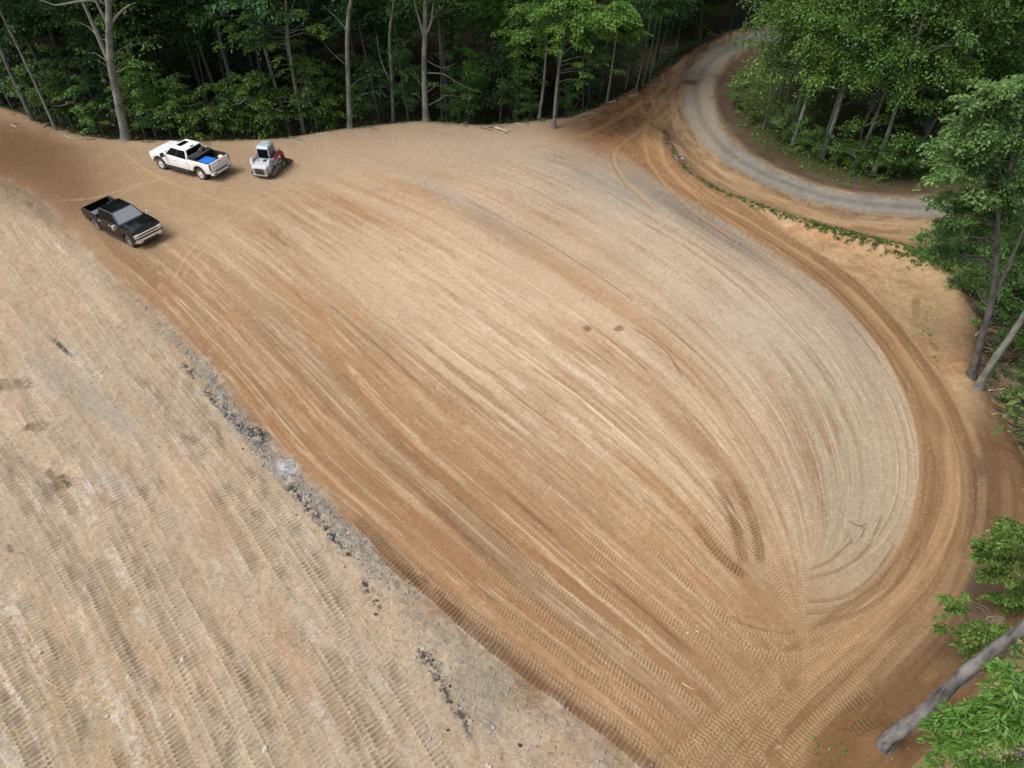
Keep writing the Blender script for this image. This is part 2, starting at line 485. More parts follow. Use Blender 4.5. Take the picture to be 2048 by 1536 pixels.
FE = [   # left bank
 [(120, 455), (250, 580), (350, 722), (462, 862), (560, 990), (650, 1112), (742, 1252), (835, 1392), (950, 1580)],
 [(20, 440), (130, 590), (240, 740), (350, 880), (440, 1010), (520, 1150), (600, 1290), (680, 1430), (760, 1600)],
 [(-100, 480), (10, 640), (110, 790), (210, 930), (290, 1070), (360, 1200), (430, 1330), (490, 1450), (560, 1600)],
 [(-200, 640), (-100, 780), (0, 900), (80, 1020), (150, 1140), (210, 1260), (265, 1370), (310, 1470), (365, 1600)],
 [(-320, 800), (-230, 920), (-140, 1030), (-60, 1140), (0, 1240), (50, 1340), (90, 1420), (120, 1500), (160, 1610)],
 [(-440, 960), (-360, 1070), (-280, 1170), (-200, 1270), (-130, 1350), (-70, 1430), (-20, 1500), (20, 1570), (60, 1650)],
]
def fam_world(F):
    return [smooth_poly(gpts(c), 10) for c in F]
FAW, FHW, FEW = fam_world(FA), fam_world(FH), fam_world(FE)
def flow_line(FW, s, t0=0.0, t1=1.0, n=None):
    k = min(int(s), len(FW) - 2); f = s - k
    m = len(FW[0])
    P = FW[k] * (1 - f) + FW[k + 1] * f
    a, b = int(t0 * (m - 1)), max(int(t1 * (m - 1)), int(t0 * (m - 1)) + 2)
    return P[a:b + 1]

def flow_field(FW, ns, nt):
    """per ground point: s across the family and metres along it; -1 where the family does not reach"""
    m = len(FW[0])
    sarr = np.linspace(0, len(FW) - 1.0001, ns); tt = np.linspace(0, m - 1.0001, nt)
    ti = tt.astype(int); tf = (tt - ti)[:, None]
    Sf = np.full((NR, NC), -1.0, np.float32); Tf = np.zeros((NR, NC), np.float32)
    for s in sarr:
        k = int(s); f = s - k
        P = FW[k] * (1 - f) + FW[k + 1] * f
        Q = P[ti] * (1 - tf) + P[np.minimum(ti + 1, m - 1)] * tf
        L = np.concatenate([[0], np.cumsum(np.hypot(*(Q[1:] - Q[:-1]).T))])
        i, j = idx_of(Q[:, 0], Q[:, 1])
        i = np.round(i).astype(int); j = np.round(j).astype(int)
        Sf[i, j] = s; Tf[i, j] = L
    for _ in range(3):                      # close pinholes
        hole = Sf < 0
        for ax, sh in ((0, 1), (0, -1), (1, 1), (1, -1)):
            S2 = np.roll(Sf, sh, ax); T2 = np.roll(Tf, sh, ax)
            m2 = hole & (S2 >= 0)
            Sf[m2] = S2[m2]; Tf[m2] = T2[m2]; hole = Sf < 0
    return Sf, Tf
SA, TA = flow_field(FAW, 1400, 2000)
SH, TH = flow_field(FHW, 600, 2300)
SE, TE = flow_field(FEW, 1100, 1900)

# ------------------------------------------------------------------ soil colours
K = 0.50
def c(*rgb): return np.array(lin(rgb)) * K
def blob(cx, cy, rx, ry, ang=0, p=1.0):
    a = R(ang); u = ((PX - cx) * math.cos(a) + (PY - cy) * math.sin(a)) / rx; v = (-(PX - cx) * math.sin(a) + (PY - cy) * math.cos(a)) / ry
    wob = 1 + 0.5 * (nz_mid - 0.5)
    return np.exp(-((u * u + v * v) * wob) ** p)
nz_big = fbm(X * 0.25, Y * 0.25, 1, 4)
nz_mid = fbm(X * 1.1, Y * 1.1, 2, 4)
nz_fine = fbm(X * 6.0, Y * 6.0, 3, 3)
nz_grit = vnoise(X * 19, Y * 19, 4)

C = np.zeros((NR, NC, 3)) + c(196, 168, 136)
def paint(w, colr):
    w = np.clip(w, 0, 1)[..., None]
    C[...] = C * (1 - w) + np.asarray(colr) * w
BROWN, TAN, PALE, GREYB, ORNG, DARKB, GREY = c(158, 121, 88), c(190, 158, 124), c(224, 200, 172), c(208, 191, 168), c(196, 142, 92), c(112, 82, 58), c(140, 138, 132)
# broad zones of the pad
paint(0.85 * sm(-((PX - 1024) * 0.62 - (PY - 820)), -60, 330) , c(172, 136, 102))    # lower-left half of the pad is browner
paint(0.9 * blob(1500, 640, 420, 150, 40, 1.3), GREYB)
paint(0.9 * blob(1080, 360, 330, 70, 14, 1.3), c(200, 184, 163))
paint(0.95 * blob(1690, 940, 130, 230, -8, 1.6), c(184, 170, 145))
paint(0.7 * blob(700, 320, 420, 60, 4, 1.2), c(184, 160, 134))
paint(0.85 * blob(1000, 590, 400, 150, 38), c(224, 193, 162))  # pale soil centre, with the lens's brighter middle put into the colour
paint(0.75 * blob(1230, 890, 330, 90, 42), c(202, 168, 130))
paint(0.6 * blob(1340, 1020, 120, 60, 40), c(196, 158, 110))
paint(0.8 * blob(800, 940, 360, 80, 43), c(148, 113, 82))
paint(0.85 * blob(1060, 1200, 440, 120, 41), c(130, 99, 73)); paint(0.7 * blob(980, 1290, 240, 30, 42, 1.5) * (0.5 + nz_mid), c(112, 88, 74))
paint(0.7 * blob(1350, 1470, 330, 120, 30), c(146, 113, 80))
paint(0.7 * blob(350, 380, 200, 70, 10), c(176, 146, 114))
paint(0.9 * blob(20, 300, 190, 70, 12, 1.3), c(116, 84, 58))
paint(0.8 * blob(120, 370, 150, 60, 35, 1.2), c(128, 98, 72))
paint(0.75 * blob(410, 640, 190, 62, 46), c(150, 133, 110))
paint(0.5 * blob(300, 520, 90, 40, 45), c(140, 122, 100))
# streaks along the driving directions
vA = SA >= 0
pm = 0.35 + 0.9 * sm(fbm(X * 0.16, Y * 0.16, 6, 3), 0.35, 0.65)
st1 = fbm(SA * 14 + 0.8 * nz_mid, TA * 0.10, 1, 3, 0.6); st2 = fbm(SA * 55, TA * 0.28, 2, 2, 0.6); st3 = vnoise(SA * 150, TA * 0.7, 3)
padm = vA * sm(-dB + 0.5 * (nz_mid - .5), -0.1, 0.3) * sm(-dR, 0.0, 1.5) * sm(TA + 6 * (nz_mid - 0.5), 1.0, 9.0) * sm(SA, 0.0, 0.03)
st0 = fbm(SA * 4.2, TA * 0.035, 7, 3)
paint(padm * sm(st0, 0.48, 0.66) * 0.5 * (1 - sm(SA, 3.2, 4.2)), c(190, 143, 100)); paint(padm * sm(1 - st0, 0.5, 0.68) * 0.35 * (1 - sm(SA, 3.2, 4.2)), c(222, 196, 162))
paint(padm * pm * sm(st1, 0.50, 0.78) * 0.5, c(166, 127, 92))
paint(padm * pm * sm(1 - st1, 0.55, 0.80) * 0.45, c(220, 192, 160))
paint(padm * pm * sm(st2, 0.60, 0.80) * 0.34, c(158, 118, 84))
paint(padm * pm * sm(1 - st2, 0.62, 0.82) * 0.38, c(226, 202, 172))
brk = sm(fbm(SA * 30, TA * 0.9, 4, 3), 0.42, 0.6)
paint(padm * sm(st3, 0.78, 0.95) * 0.5 * brk, c(240, 218, 190)); paint(padm * sm(1 - st3, 0.80, 0.96) * 0.35 * brk, c(150, 112, 80))
paint(padm * blob(1130, 760, 360, 130, 40) * sm(fbm(SA * 40, TA * 0.5, 6, 3), 0.58, 0.70) * 0.6, c(244, 224, 198))
# grey seam showing along the inner side of the haul road
paint(vA * blob(1400, 440, 210, 26, 33) * (0.3 + 0.9 * st2), c(118, 112, 106))
paint(vA * blob(1200, 360, 130, 30, 25) * (0.2 + 0.8 * st2) * 0.8, c(150, 142, 134))
paint(vA * 0.6 * blob(950, 420, 170, 22, 28) * (0.3 + st2), c(168, 160, 150))
paint(vA * 0.5 * blob(1690, 640, 60, 130, -35) * (0.3 + st2), c(160, 150, 140))
# haul road
vH = SH >= 0
sh1 = fbm(SH * 12, TH * 0.08, 5, 3, 0.6); sh2 = fbm(SH * 45, TH * 0.25, 6, 2, 0.6)
hm = vH * sm(SH, 0.0, 0.10) * (1 - sm(SH + 0.35 * (nz_mid - 0.5), 1.75, 2.15))
hm = np.maximum(hm, 0) * (1 - 0.75 * sm(TH, np.max(TH) - 16, np.max(TH) - 5))
paint(hm * 0.9, c(154, 118, 83))
paint(hm * sm(sh1, 0.5, 0.74) * 0.6, c(142, 106, 72))
paint(hm * sm(1 - sh1, 0.52, 0.78) * 0.5, c(192, 157, 118))
paint(hm * sm(sh2, 0.6, 0.8) * 0.4, c(128, 94, 64)); paint(hm * sm(1 - sh2, 0.62, 0.82) * 0.4, c(206, 172, 130))
out = vH * sm(SH, 1.9, 2.15) * sm(PY, 760, 900)
paint(out * 0.9, c(128, 98, 68)); paint(out * sm(sh1, 0.5, 0.7) * 0.6, c(98, 72, 50))
# bare subsoil outside the haul road
sub = vH * sm(SH, 1.85, 2.1) * (1 - sm(PY, 740, 860)) * (dD < 0.3)
sub = np.maximum(sub, (dD < 0.3) * (dD > -9) * sm(PX, 1560, 1640) * (1 - sm(PY, 740, 860)) * (~vH) * (~vA))
paint(sub * 0.9, c(204, 170, 130)); paint(sub * sm(nz_big, 0.42, 0.62) * 0.6, c(196, 144, 104)); paint(sub * sm(nz_mid, 0.52, 0.68) * 0.6, c(168, 138, 102)); paint(sub * sm(fbm(X * 2, Y * 5, 7, 3), 0.55, 0.7) * 0.4, c(226, 196, 158))
paint(sub * blob(1880, 640, 120, 90) * 0.6, c(164, 142, 108))
# turning area bottom right
paint(0.75 * blob(1590, 1320, 200, 110, 0, 1.2), c(158, 125, 88)); paint(0.7 * blob(1560, 1490, 240, 60, 0, 1.2), c(146, 112, 76))
paint(0.8 * blob(1690, 1460, 90, 70), c(126, 94, 62)); paint(0.5 * blob(1480, 1090, 22, 100, -12) * (0.5 + nz_mid), c(146, 110, 76))
paint(0.4 * blob(1550, 1190, 60, 60), c(158, 120, 84))
paint(0.8 * blob(1810, 1420, 120, 120), c(132, 100, 68)); paint(0.8 * blob(1990, 950, 60, 260), c(122, 92, 64))
paint(0.7 * blob(1965, 1020, 24, 120) * sm(nz_mid, 0.3, 0.6), c(92, 82, 74)); paint(0.7 * blob(1955, 1180, 40, 60), c(104, 92, 82))
# junction up to the gravel road
jn = blob(1270, 200, 110, 50, -35, 1.3)
paint(0.9 * jn, c(150, 108, 76)); paint(0.8 * blob(1330, 145, 60, 40, -40), c(104, 74, 52)); paint(0.8 * blob(1215, 285, 100, 30, 20) * (0.4 + nz_mid), c(150, 104, 72))  # dark spot at the upper end has shade put into its colour
# left bank
bm_ = sm(dB + 1.1 * (nz_mid - 0.5) + 0.3 * (nz_fine - .5), -0.35, 0.5)
base = np.zeros_like(C) + c(197, 174, 147)
C[...] = C * (1 - bm_[..., None]) + base * bm_[..., None]
paint(bm_ * 0.8 * blob(60, 1420, 420, 260), c(184, 165, 133)); paint(bm_ * 0.6 * blob(560, 1180, 180, 330, -30), c(208, 182, 152))  # lower-left soil, with the lens's corner darkening put into the colour
paint(bm_ * sm(nz_big, 0.5, 0.66) * 0.35, c(206, 172, 140)); paint(bm_ * sm(1 - nz_big, 0.52, 0.7) * 0.35, c(196, 180, 156))
paint(bm_ * sm(nz_mid, 0.58, 0.74) * 0.3, c(182, 158, 126))
e1 = fbm(SE * 10, TE * 0.35, 2, 3)
paint(bm_ * (SE >= 0) * sm(e1, 0.55, 0.72) * 0.5, c(218, 198, 170)); paint(bm_ * (SE >= 0) * sm(1 - e1, 0.58, 0.76) * 0.28, c(178, 154, 124))
paint(bm_ * blob(30, 330, 260, 60, 10) * 0.9, c(120, 90, 64)); paint(bm_ * blob(40, 400, 120, 30, 20) * 0.5 * nz_mid * 2, c(134, 118, 96))
# crushed grey rock and coal seam along the foot of the bank
sw = np.interp(PY, [600, 690, 760, 860, 950, 1050, 1150, 1300, 1420, 1560], [0.05, 0.1, 0.35, 0.6, 0.6, 0.6, 0.8, 1.3, 1.9, 2.3])
seam = sm(dB + 0.8 * (nz_mid - 0.5), -0.25, 0.35) * (1 - sm(dB + 0.8 * (nz_mid - 0.5), sw, sw + 0.5)) * sm(PY, 560, 720) * (1 - 0.7 * sm(PY, 1020, 1220)) * sm(nz_mid + 0.25, 0.30, 0.62)
paint(seam * 0.65, c(176, 169, 158)); paint(seam * sm(nz_fine, 0.55, 0.75) * 0.55, c(214, 206, 194)); paint(seam * sm(fbm(X * 3, Y * 3, 6, 3), 0.52, 0.68) * 0.35, c(134, 126, 118))
coal_line = [(370, 728), (430, 800), (465, 835), (500, 878), (545, 935), (590, 985), (690, 1100), (725, 1160), (790, 1255), (850, 1310), (890, 1380), (930, 1440), (965, 1500)]
CL = smooth_poly(gpts(coal_line), 6)
dC = np.full((NR, NC), 9.0); ii = (PX > 300) & (PX < 1040) & (PY > 650) & (PY < 1600)
dC[ii] = np.abs(sdist(X[ii], Y[ii], CL))
coal = np.exp(-((dC + 0.25 * (nz_fine - 0.5)) / 0.17) ** 2) * sm(vnoise(X * 0.9, Y * 0.9, 5) + 0.18 * nz_fine, 0.36, 0.54) * sm(fbm(X * 8, Y * 8, 2, 3), 0.42, 0.55)
coal = np.maximum(coal, (dB > -0.2) * blob(515, 865, 34, 22, 40, 2) * sm(nz_fine, 0.38, 0.6))
coal = np.maximum(coal, blob(122, 692, 26, 5, 42, 2) * sm(nz_fine, 0.3, 0.5))
paint(coal * 0.95, c(52, 50, 52))
nz_brk = fbm(X * 2.3, Y * 2.3, 5, 4, 0.6)
for (bx, by, rx, ry, an, cc, w) in [
  (95, 778, 34, 18, 40, (214, 210, 204), .5), (170, 790, 130, 28, 38, (166, 162, 156), .75), (205, 965, 44, 30, 50, (222, 202, 194), .7), (150, 935, 34, 20, 0, (222, 196, 160), .7),
  (240, 975, 60, 22, 20, (196, 190, 184), .6), (20, 768, 50, 14, 0, (128, 106, 78), .9), (10, 742, 40, 12, 0, (200, 180, 142), .8), (72, 852, 22, 10, -8, (118, 84, 60), .95),
  (125, 965, 26, 16, 0, (112, 88, 62), .95), (102, 950, 10, 12, 0, (120, 94, 68), .8), (575, 935, 24, 16, 20, (206, 208, 212), .85), (560, 1290, 40, 120, -32, (198, 158, 124), .6), (590, 1340, 30, 60, -25, (200, 162, 128), .7),
  (430, 1060, 40, 60, -30, (190, 150, 126), .6), (365, 1240, 40, 60, 0, (206, 190, 168), .6), (330, 1310, 40, 22, 0, (200, 158, 118), .55), (880, 1310, 20, 8, 30, (206, 176, 124), .4),
  (1130, 1500, 60, 36, 0, (186, 156, 116), .7), (960, 1400, 60, 80, -30, (150, 140, 122), .5), (1050, 1400, 40, 30, 0, (160, 126, 84), .6), (20, 1098, 6, 10, -30, (96, 78, 66), .8),
  (1175, 657, 10, 6, 10, (140, 112, 76), .85), (1238, 657, 10, 6, 0, (140, 110, 70), .9), (1380, 165, 14, 5, 0, (96, 76, 60), .9)]:
    paint(sm(blob(bx, by, rx * 1.15, ry * 1.15, an, 1.2) + 0.9 * (nz_brk - 0.5), 0.25, 0.75) * w * (0.62 if rx > 30 and cc[0] > 150 else 1) * (0.25 + 0.9 * nz_fine + 0.4 * e1), c(*cc))
# gravel road, shoulders, verge
ar = np.abs(dRoad)
rdm = (1 - sm(ar + 0.7 * (nz_mid - 0.5) + 0.3 * (nz_fine - 0.5), 1.0, 1.45))
sh = (1 - sm(ar, 2.5, 7.5)) * (dD > 0.0)
shoulder = (dD > 0.2) * sm(dRoad, -0.5, 0.5) * 0
inner = sm(-dRoad, 1.0, 2.0) if sdist(np.array([flat([(1600, 330)])[0][0]]), np.array([flat([(1600, 330)])[0][1]]), ROAD)[0] < 0 else sm(dRoad, 1.0, 2.0)
beyond = (dD > 0) | (dR > 0)
litter = c(62, 55, 42)
offr = (1 - sm(PY, 95, 130)) * sm(PX, 1440, 1500)
paint(((dD > 0.2) & (PX > 1300)) * (1 - inner) * 0.95, c(164, 130, 98)); paint(((dD > -0.5) & (PX > 1270)) * (1 - inner) * (1 - sm(PY, 125, 190)) * 0.9, c(92, 68, 50)); paint(((dD > 0.2) & (PX > 1300)) * (1 - inner) * sm(PY, 250, 330) * 0.9, c(172, 137, 100)); paint(((dD > 0.2) & (PX > 1300)) * (1 - inner) * sm(fbm(dRoad * 1.6, PX * 0.006, 3, 3), 0.5, 0.7) * 0.5, c(150, 118, 88)); paint(((dD > 0.2) & (PX > 1300)) * (1 - inner) * np.clip(offr + sm(PX, 1990, 2060), 0, 1), litter)  # dark brown towards the bend: shade painted into the soil
paint(((dD > 0.2) & (PX > 1300)) * (1 - inner) * blob(1700, 430, 300, 30, 8) * 0.5, c(160, 132, 104))
paint(((dD > -0.1) & (PX > 1380)) * inner * 0.97, c(96, 80, 64))
paint(((dD > -0.1) & (PX > 1380)) * inner * sm(ar + 2 * nz_mid, 4.0, 6.0) * 0.95, c(62, 64, 36)); paint(((dD > -0.1) & (PX > 1380)) * inner * sm(ar, 7.5, 9.5) * 0.9, litter)
paint(np.exp(-((dD - 0.5) / 0.6) ** 2) * sm(PX, 1300, 1330) * (1 - sm(PY, 720, 760)) * 0.8, c(96, 84, 62))
paint(((dD > -0.3) & (PY > 500)) * sm(dD + 0.6 * (nz_mid - 0.5), -0.2, 0.5) * 0.95, c(84, 68, 52))
paint(rdm * 0.95, c(152, 147, 138)); paint(rdm * sm(nz_fine, 0.52, 0.7) * 0.35, c(178, 172, 160)); paint(rdm * sm(1 - nz_mid, 0.55, 0.7) * 0.35, c(126, 118, 106)); paint(rdm * blob(1410, 220, 50, 110, 10, 1.5) * 0.7, c(190, 172, 146)); paint(rdm * (1 - sm(np.abs(ar - 0.62), 0.12, 0.4)) * 0.4 * (0.4 + nz_mid), c(172, 168, 158))
paint(rdm * (1 - sm(np.abs(dRoad), 0.1, 0.45)) * 0.35, c(112, 110, 106))
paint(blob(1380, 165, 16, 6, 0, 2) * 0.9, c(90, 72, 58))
al = np.arctan2(Y - 55, X - 34)          # position along the bend
str_ = fbm(dRoad * 2.2, al * 9, 3, 3); str2 = fbm(dRoad * 6, al * 14, 5, 2)
shm = ((dD > 0.2) & (PX > 1300)) * (1 - inner) * (1 - rdm) * (dR < 0)
paint(shm * sm(str_, 0.48, 0.62) * 0.55, c(196, 166, 130)); paint(shm * sm(1 - str_, 0.5, 0.66) * 0.5, c(142, 112, 84)); paint(shm * sm(str2, 0.56, 0.7) * 0.35, c(210, 184, 150))
edge = np.exp(-((ar - 1.55 - 0.3 * (nz_mid - .5)) / 0.16) ** 2) * (dD > 0) * (PX > 1340)
paint(edge * sm(nz_mid, 0.35, 0.6) * 0.7, c(108, 98, 84)); paint(edge * sm(nz_fine, 0.55, 0.7) * 0.4, c(168, 158, 142))
grs = inner * (dD > -0.1) * (PX > 1400) * sm(ar + 1.6 * (nz_mid - 0.5), 1.9, 4.2)
paint(grs * 0.75, c(84, 86, 54)); paint(inner * (dD > -0.1) * (PX > 1400) * (1 - rdm) * sm(nz_mid, 0.5, 0.66) * (1 - grs) * 0.5, c(126, 112, 92))
paint(jn * sm(nz_brk, 0.52, 0.64) * 0.6, c(182, 140, 102)); paint(jn * sm(1 - nz_brk, 0.5, 0.62) * 0.6, c(120, 84, 58))
DZ_ext = shm * (0.10 * (str_ - 0.5) + 0.03 * (str2 - 0.5)) + jn * 0.12 * (nz_brk - 0.5)
# forest floor beyond the lip
ff = sm(dR + 1.6 * (nz_mid - 0.5) + 0.6 * (nz_fine - .5), -0.15, 0.35) * (1 - rdm)
paint(ff * 0.97, litter); paint(ff * sm(nz_mid, 0.5, 0.7) * 0.6, c(50, 44, 32))
paint(sm(dist, 110, 160), c(48, 58, 34))
# grain
sil = bm_ * (SE >= 0) * sm(fbm(SE * 9, TE * 0.22, 3, 3), 0.50, 0.66) * sm(fbm(X * 0.35, Y * 0.35, 6, 3), 0.46, 0.6) * sm(fbm(X * 9, Y * 9, 1, 2), 0.40, 0.62)
paint(sil * 0.5, c(222, 216, 208))
chips = sm(vnoise(X * 13, Y * 13, 1), 0.80, 0.90) * sm(fbm(X * 0.9, Y * 0.9, 7, 3), 0.42, 0.6)
paint(bm_ * chips * 0.45, c(214, 202, 180)); paint((padm + hm) * chips * 0.22, c(232, 214, 188))
pits = sm(vnoise(X * 11, Y * 11, 6), 0.82, 0.92) * sm(fbm(X * 0.8, Y * 0.8, 0, 3), 0.45, 0.6)
paint(bm_ * pits * 0.4, c(120, 104, 84)); paint((padm + hm) * pits * 0.3, c(132, 104, 78))
C *= (0.88 + 0.24 * nz_fine + (0.20 + 0.14 * bm_) * (nz_grit - 0.5))[..., None]
C *= (0.93 + 0.14 * nz_big)[..., None]

# ------------------------------------------------------------------ relief
DZ = DZ_ext.copy()
DZ += 0.05 * (nz_mid - 0.5) + 0.018 * (nz_fine - 0.5) + 0.006 * (nz_grit - 0.5)
DZ += padm * pm * (0.03 * (st1 - 0.5) + 0.016 * (st2 - 0.5) + 0.007 * (st3 - 0.5))
DZ += hm * (0.03 * (sh1 - 0.5) + 0.015 * (sh2 - 0.5))
DZ += bm_ * (0.08 * (nz_mid - 0.5) + 0.05 * (fbm(X * 3.1, Y * 3.1, 4, 3) - 0.5) + 0.03 * (e1 - 0.5))
DZ += seam * (0.16 * (fbm(X * 2.2, Y * 2.2, 7, 4) - 0.5) + 0.05 * (nz_fine - 0.5)) - coal * 0.05
DZ += chips * 0.012 * (bm_ + 0.4 * padm) - pits * 0.01
DZ += sub * (0.16 * (fbm(X * 1.3, Y * 1.3, 3, 4) - 0.5) + 0.05 * (nz_fine - 0.5))
DZ += ff * 0.25 * (nz_mid - 0.5)
DZ += (1 - sm(np.abs(dD + 0.5), 0.2, 1.0)) * 0.25 * (nz_mid - 0.45) * (PX > 1290)

cleat_fade = 1 - sm(dist, 42, 62)
def segs_apply(P, width):
    """nearest point on the polyline for every ground point near it"""
    D = np.full((NR, NC), 99.0, np.float32); U = np.zeros((NR, NC), np.float32)
    L = 0.0
    for a, b in zip(P[:-1], P[1:]):
        d = b - a; l = math.hypot(*d)
        if l < 1e-6: continue
        pad = width * 0.9 + 0.15
        cx = np.array([min(a[0], b[0]) - pad, max(a[0], b[0]) + pad, min(a[0], b[0]) - pad, max(a[0], b[0]) + pad])
        cy = np.array([min(a[1], b[1]) - pad, min(a[1], b[1]) - pad, max(a[1], b[1]) + pad, max(a[1], b[1]) + pad])
        i, j = idx_of(cx, cy)
        i0, i1 = int(i.min()), int(i.max()) + 2; j0, j1 = int(j.min()), int(j.max()) + 2
        x = X[i0:i1, j0:j1]; y = Y[i0:i1, j0:j1]
        if x.size == 0: L += l; continue
        t = ((x - a[0]) * d[0] + (y - a[1]) * d[1]) / (l * l)
        tc = np.clip(t, -0.02, 1.02)
        ex = x - (a[0] + tc * d[0]); ey = y - (a[1] + tc * d[1])
        dd = np.sqrt(ex * ex + ey * ey)
        sg = np.where(d[0] * ey - d[1] * ex >= 0, 1, -1)
        Dv = D[i0:i1, j0:j1]; Uv = U[i0:i1, j0:j1]
        m = dd < np.abs(Dv)
        Dv[m] = (dd * sg)[m]; Uv[m] = (L + tc * l)[m]
        L += l
    return D, U, L
def boxed(D, lim):
    w = np.abs(D) < lim
    ii, jj = np.nonzero(w)
    return ii, jj

def track(P, kind, width=0.45, pitch=0.15, depth=0.03, tint=None, ta=0.4, patch=0.0, seed=0, both=None):
    D, U, L = segs_apply(P, width)
    ii, jj = boxed(D, width * 0.5 + 0.10)
    if len(ii) == 0: return
    d = D[ii, jj].astype(float); u = U[ii, jj].astype(float)
    hw = width / 2
    wob = vnoise(u * 0.6, u * 0 + seed * 3.3, seed) - 0.5
    d = d + wob * 0.06
    edge = 1 - sm(np.abs(d), hw - 0.05, hw + 0.02)
    ends = sm(u, 0, 0.6) * sm(L - u, 0, 0.6)
    pres = sm(vnoise(u * 0.35, d * 0.8 + seed * 7.1, seed + 2) + (0.5 - patch), 0.35, 0.6) if patch > 0 else 1.0
    jit = 0.035 * (vnoise(u * 2.0, d * 1.5, seed + 1) - 0.5)
    fade = cleat_fade[ii, jj]
    am = 0.6 + 0.8 * vnoise(u * 1.3, d * 3, seed + 4)
    if kind == 'cleat':
        ph = 2 * math.pi * (u + jit) / pitch
        w = np.clip(np.sin(ph) * 0.9 + 0.35 * np.sin(2 * ph), -1, 1)
        hh = depth * (w - 0.15) * edge * am
        hh = hh + 0.014 * np.exp(-((np.abs(d) - hw) / 0.035) ** 2)
    elif kind == 'lug':          # two rows of lugs, staggered, with a groove between
        row = np.where(d > 0, 0.5, 0.0)
        ph = 2 * math.pi * ((u + jit * 0.5 + 0.10 * np.abs(d)) / pitch + row)
        w = np.clip(np.sin(ph) * 1.6, -1, 1) * sm(np.abs(d), 0.012, 0.04)
        hh = depth * (w - 0.1) * edge * am - depth * 0.8 * np.exp(-(d / 0.02) ** 2) * edge
    elif kind == 'ridge':        # a windrow left by the blade
        hh = depth * np.exp(-(d / (hw * 0.6)) ** 2) * (0.5 + am * 0.5)
    else:                        # smooth rut
        hh = -depth * (1 - (np.clip(np.abs(d) / hw, 0, 1)) ** 2) + depth * 0.5 * np.exp(-((np.abs(d) - hw) / 0.05) ** 2)
    DZ[ii, jj] += hh * ends * pres * (fade if kind in ('cleat', 'lug') else 1)
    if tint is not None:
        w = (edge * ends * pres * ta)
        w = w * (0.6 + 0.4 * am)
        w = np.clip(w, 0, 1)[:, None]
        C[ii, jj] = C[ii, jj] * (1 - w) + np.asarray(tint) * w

# left bank: rows upon rows of crawler marks
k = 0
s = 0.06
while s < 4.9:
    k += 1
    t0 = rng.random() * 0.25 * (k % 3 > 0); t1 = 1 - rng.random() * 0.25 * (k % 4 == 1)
    track(flow_line(FEW, s, t0, t1), 'cleat', 0.48, 0.16 + 0.035 * rng.random(), 0.036 + 0.02 * rng.random(), c(214, 197, 173) if k % 3 else c(198, 178, 150), 0.38, 0.5, k)  # pale crushed soil, tint also lifted to offset the cleats' own shading
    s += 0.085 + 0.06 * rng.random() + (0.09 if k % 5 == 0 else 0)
for pts in ([(20, 600), (180, 690), (330, 800), (470, 900)], [(100, 560), (250, 660), (400, 790)], [(200, 830), (330, 880), (460, 960), (560, 1080)],
            [(-20, 1180), (60, 1150), (140, 1130)], [(420, 1450), (540, 1500), (640, 1560)], [(880, 1440), (960, 1390), (1010, 1340)], [(930, 1500), (1000, 1450), (1060, 1400)]):
    k += 1
    track(smooth_poly(gpts(pts), 8), 'cleat', 0.48, 0.16, 0.035, c(200, 180, 150), 0.25, 0.6, k)
# bold crawler print along the foot of the bank
track(smooth_poly(gpts([(705, 1030), (780, 1105), (860, 1180), (950, 1262), (1050, 1340), (1150, 1412), (1230, 1470), (1330, 1560)]), 8), 'cleat', 0.50, 0.165, 0.038, c(140, 106, 76), 0.5, 0, 91)
track(smooth_poly(gpts([(740, 1080), (800, 1140), (880, 1200), (940, 1240)]), 8), 'cleat', 0.42, 0.155, 0.03, c(150, 116, 84), 0.4, 0, 92)
track(smooth_poly(gpts([(195, 450), (235, 500), (290, 545), (340, 590)]), 8), 'cleat', 0.7, 0.22, 0.05, c(150, 118, 84), 0.4, 0.3, 93)
for pts in ([(1660, 1430), (1700, 1410), (1750, 1380)], [(1690, 1470), (1760, 1440)], [(1980, 1130), (1960, 1180), (1975, 1250), (2010, 1330)], [(1950, 900), (1962, 1000), (1960, 1100)],
            [(1835, 590), (1832, 620), (1836, 640)], [(1860, 1340), (1900, 1400), (1960, 1450)]):
    k += 1
    track(smooth_poly(gpts(pts), 8), 'cleat', 0.45, 0.15, 0.03, c(126, 98, 70), 0.35, 0.2, k)
# lugged tracks over the pad
LT = c(204, 172, 134)
for i, (s_, a, b) in enumerate([(0.10, .55, 1), (0.32, .42, 1), (0.52, .50, 1), (0.60, .30, .8), (0.80, .45, 1), (1.05, .5, 1), (1.22, .35, .95), (1.30, .6, 1), (1.55, .5, 1), (1.72, .6, 1), (2.05, .65, 1), (2.3, .6, .95), (2.45, .55, 1), (2.8, .62, 1), (3.1, .55, .98), (3.3, .45, .95), (3.62, .4, .9), (3.95, .35, .85), (4.12, .3, .8), (4.3, .55, .95), (4.9, .3, .8), (5.3, .55, .95), (5.55, .5, .9), (5.8, .55, .95)]):
    track(flow_line(FAW, s_, a, b), 'lug' if s_ < 2.6 else 'cleat', 0.30 if s_ < 2.6 else 0.38, 0.14, 0.034 if s_ < 2.6 else 0.020, LT if s_ < 2.6 else None, 0.42, 0.22, 200 + i)
for i, (s_, a, b) in enumerate([(0.12, .45, .9), (0.35, .4, .95), (0.6, .35, .98), (0.85, .5, 1), (1.1, .55, 1), (1.35, .5, .95), (1.6, .6, 1), (1.85, .55, 1), (2.4, .5, .8), (2.7, .5, .85)]):
    track(flow_line(FHW, s_, a, b), 'lug' if i % 3 else 'cleat', 0.36, 0.14, 0.022, c(198, 164, 124), 0.3, 0.5, 240 + i)
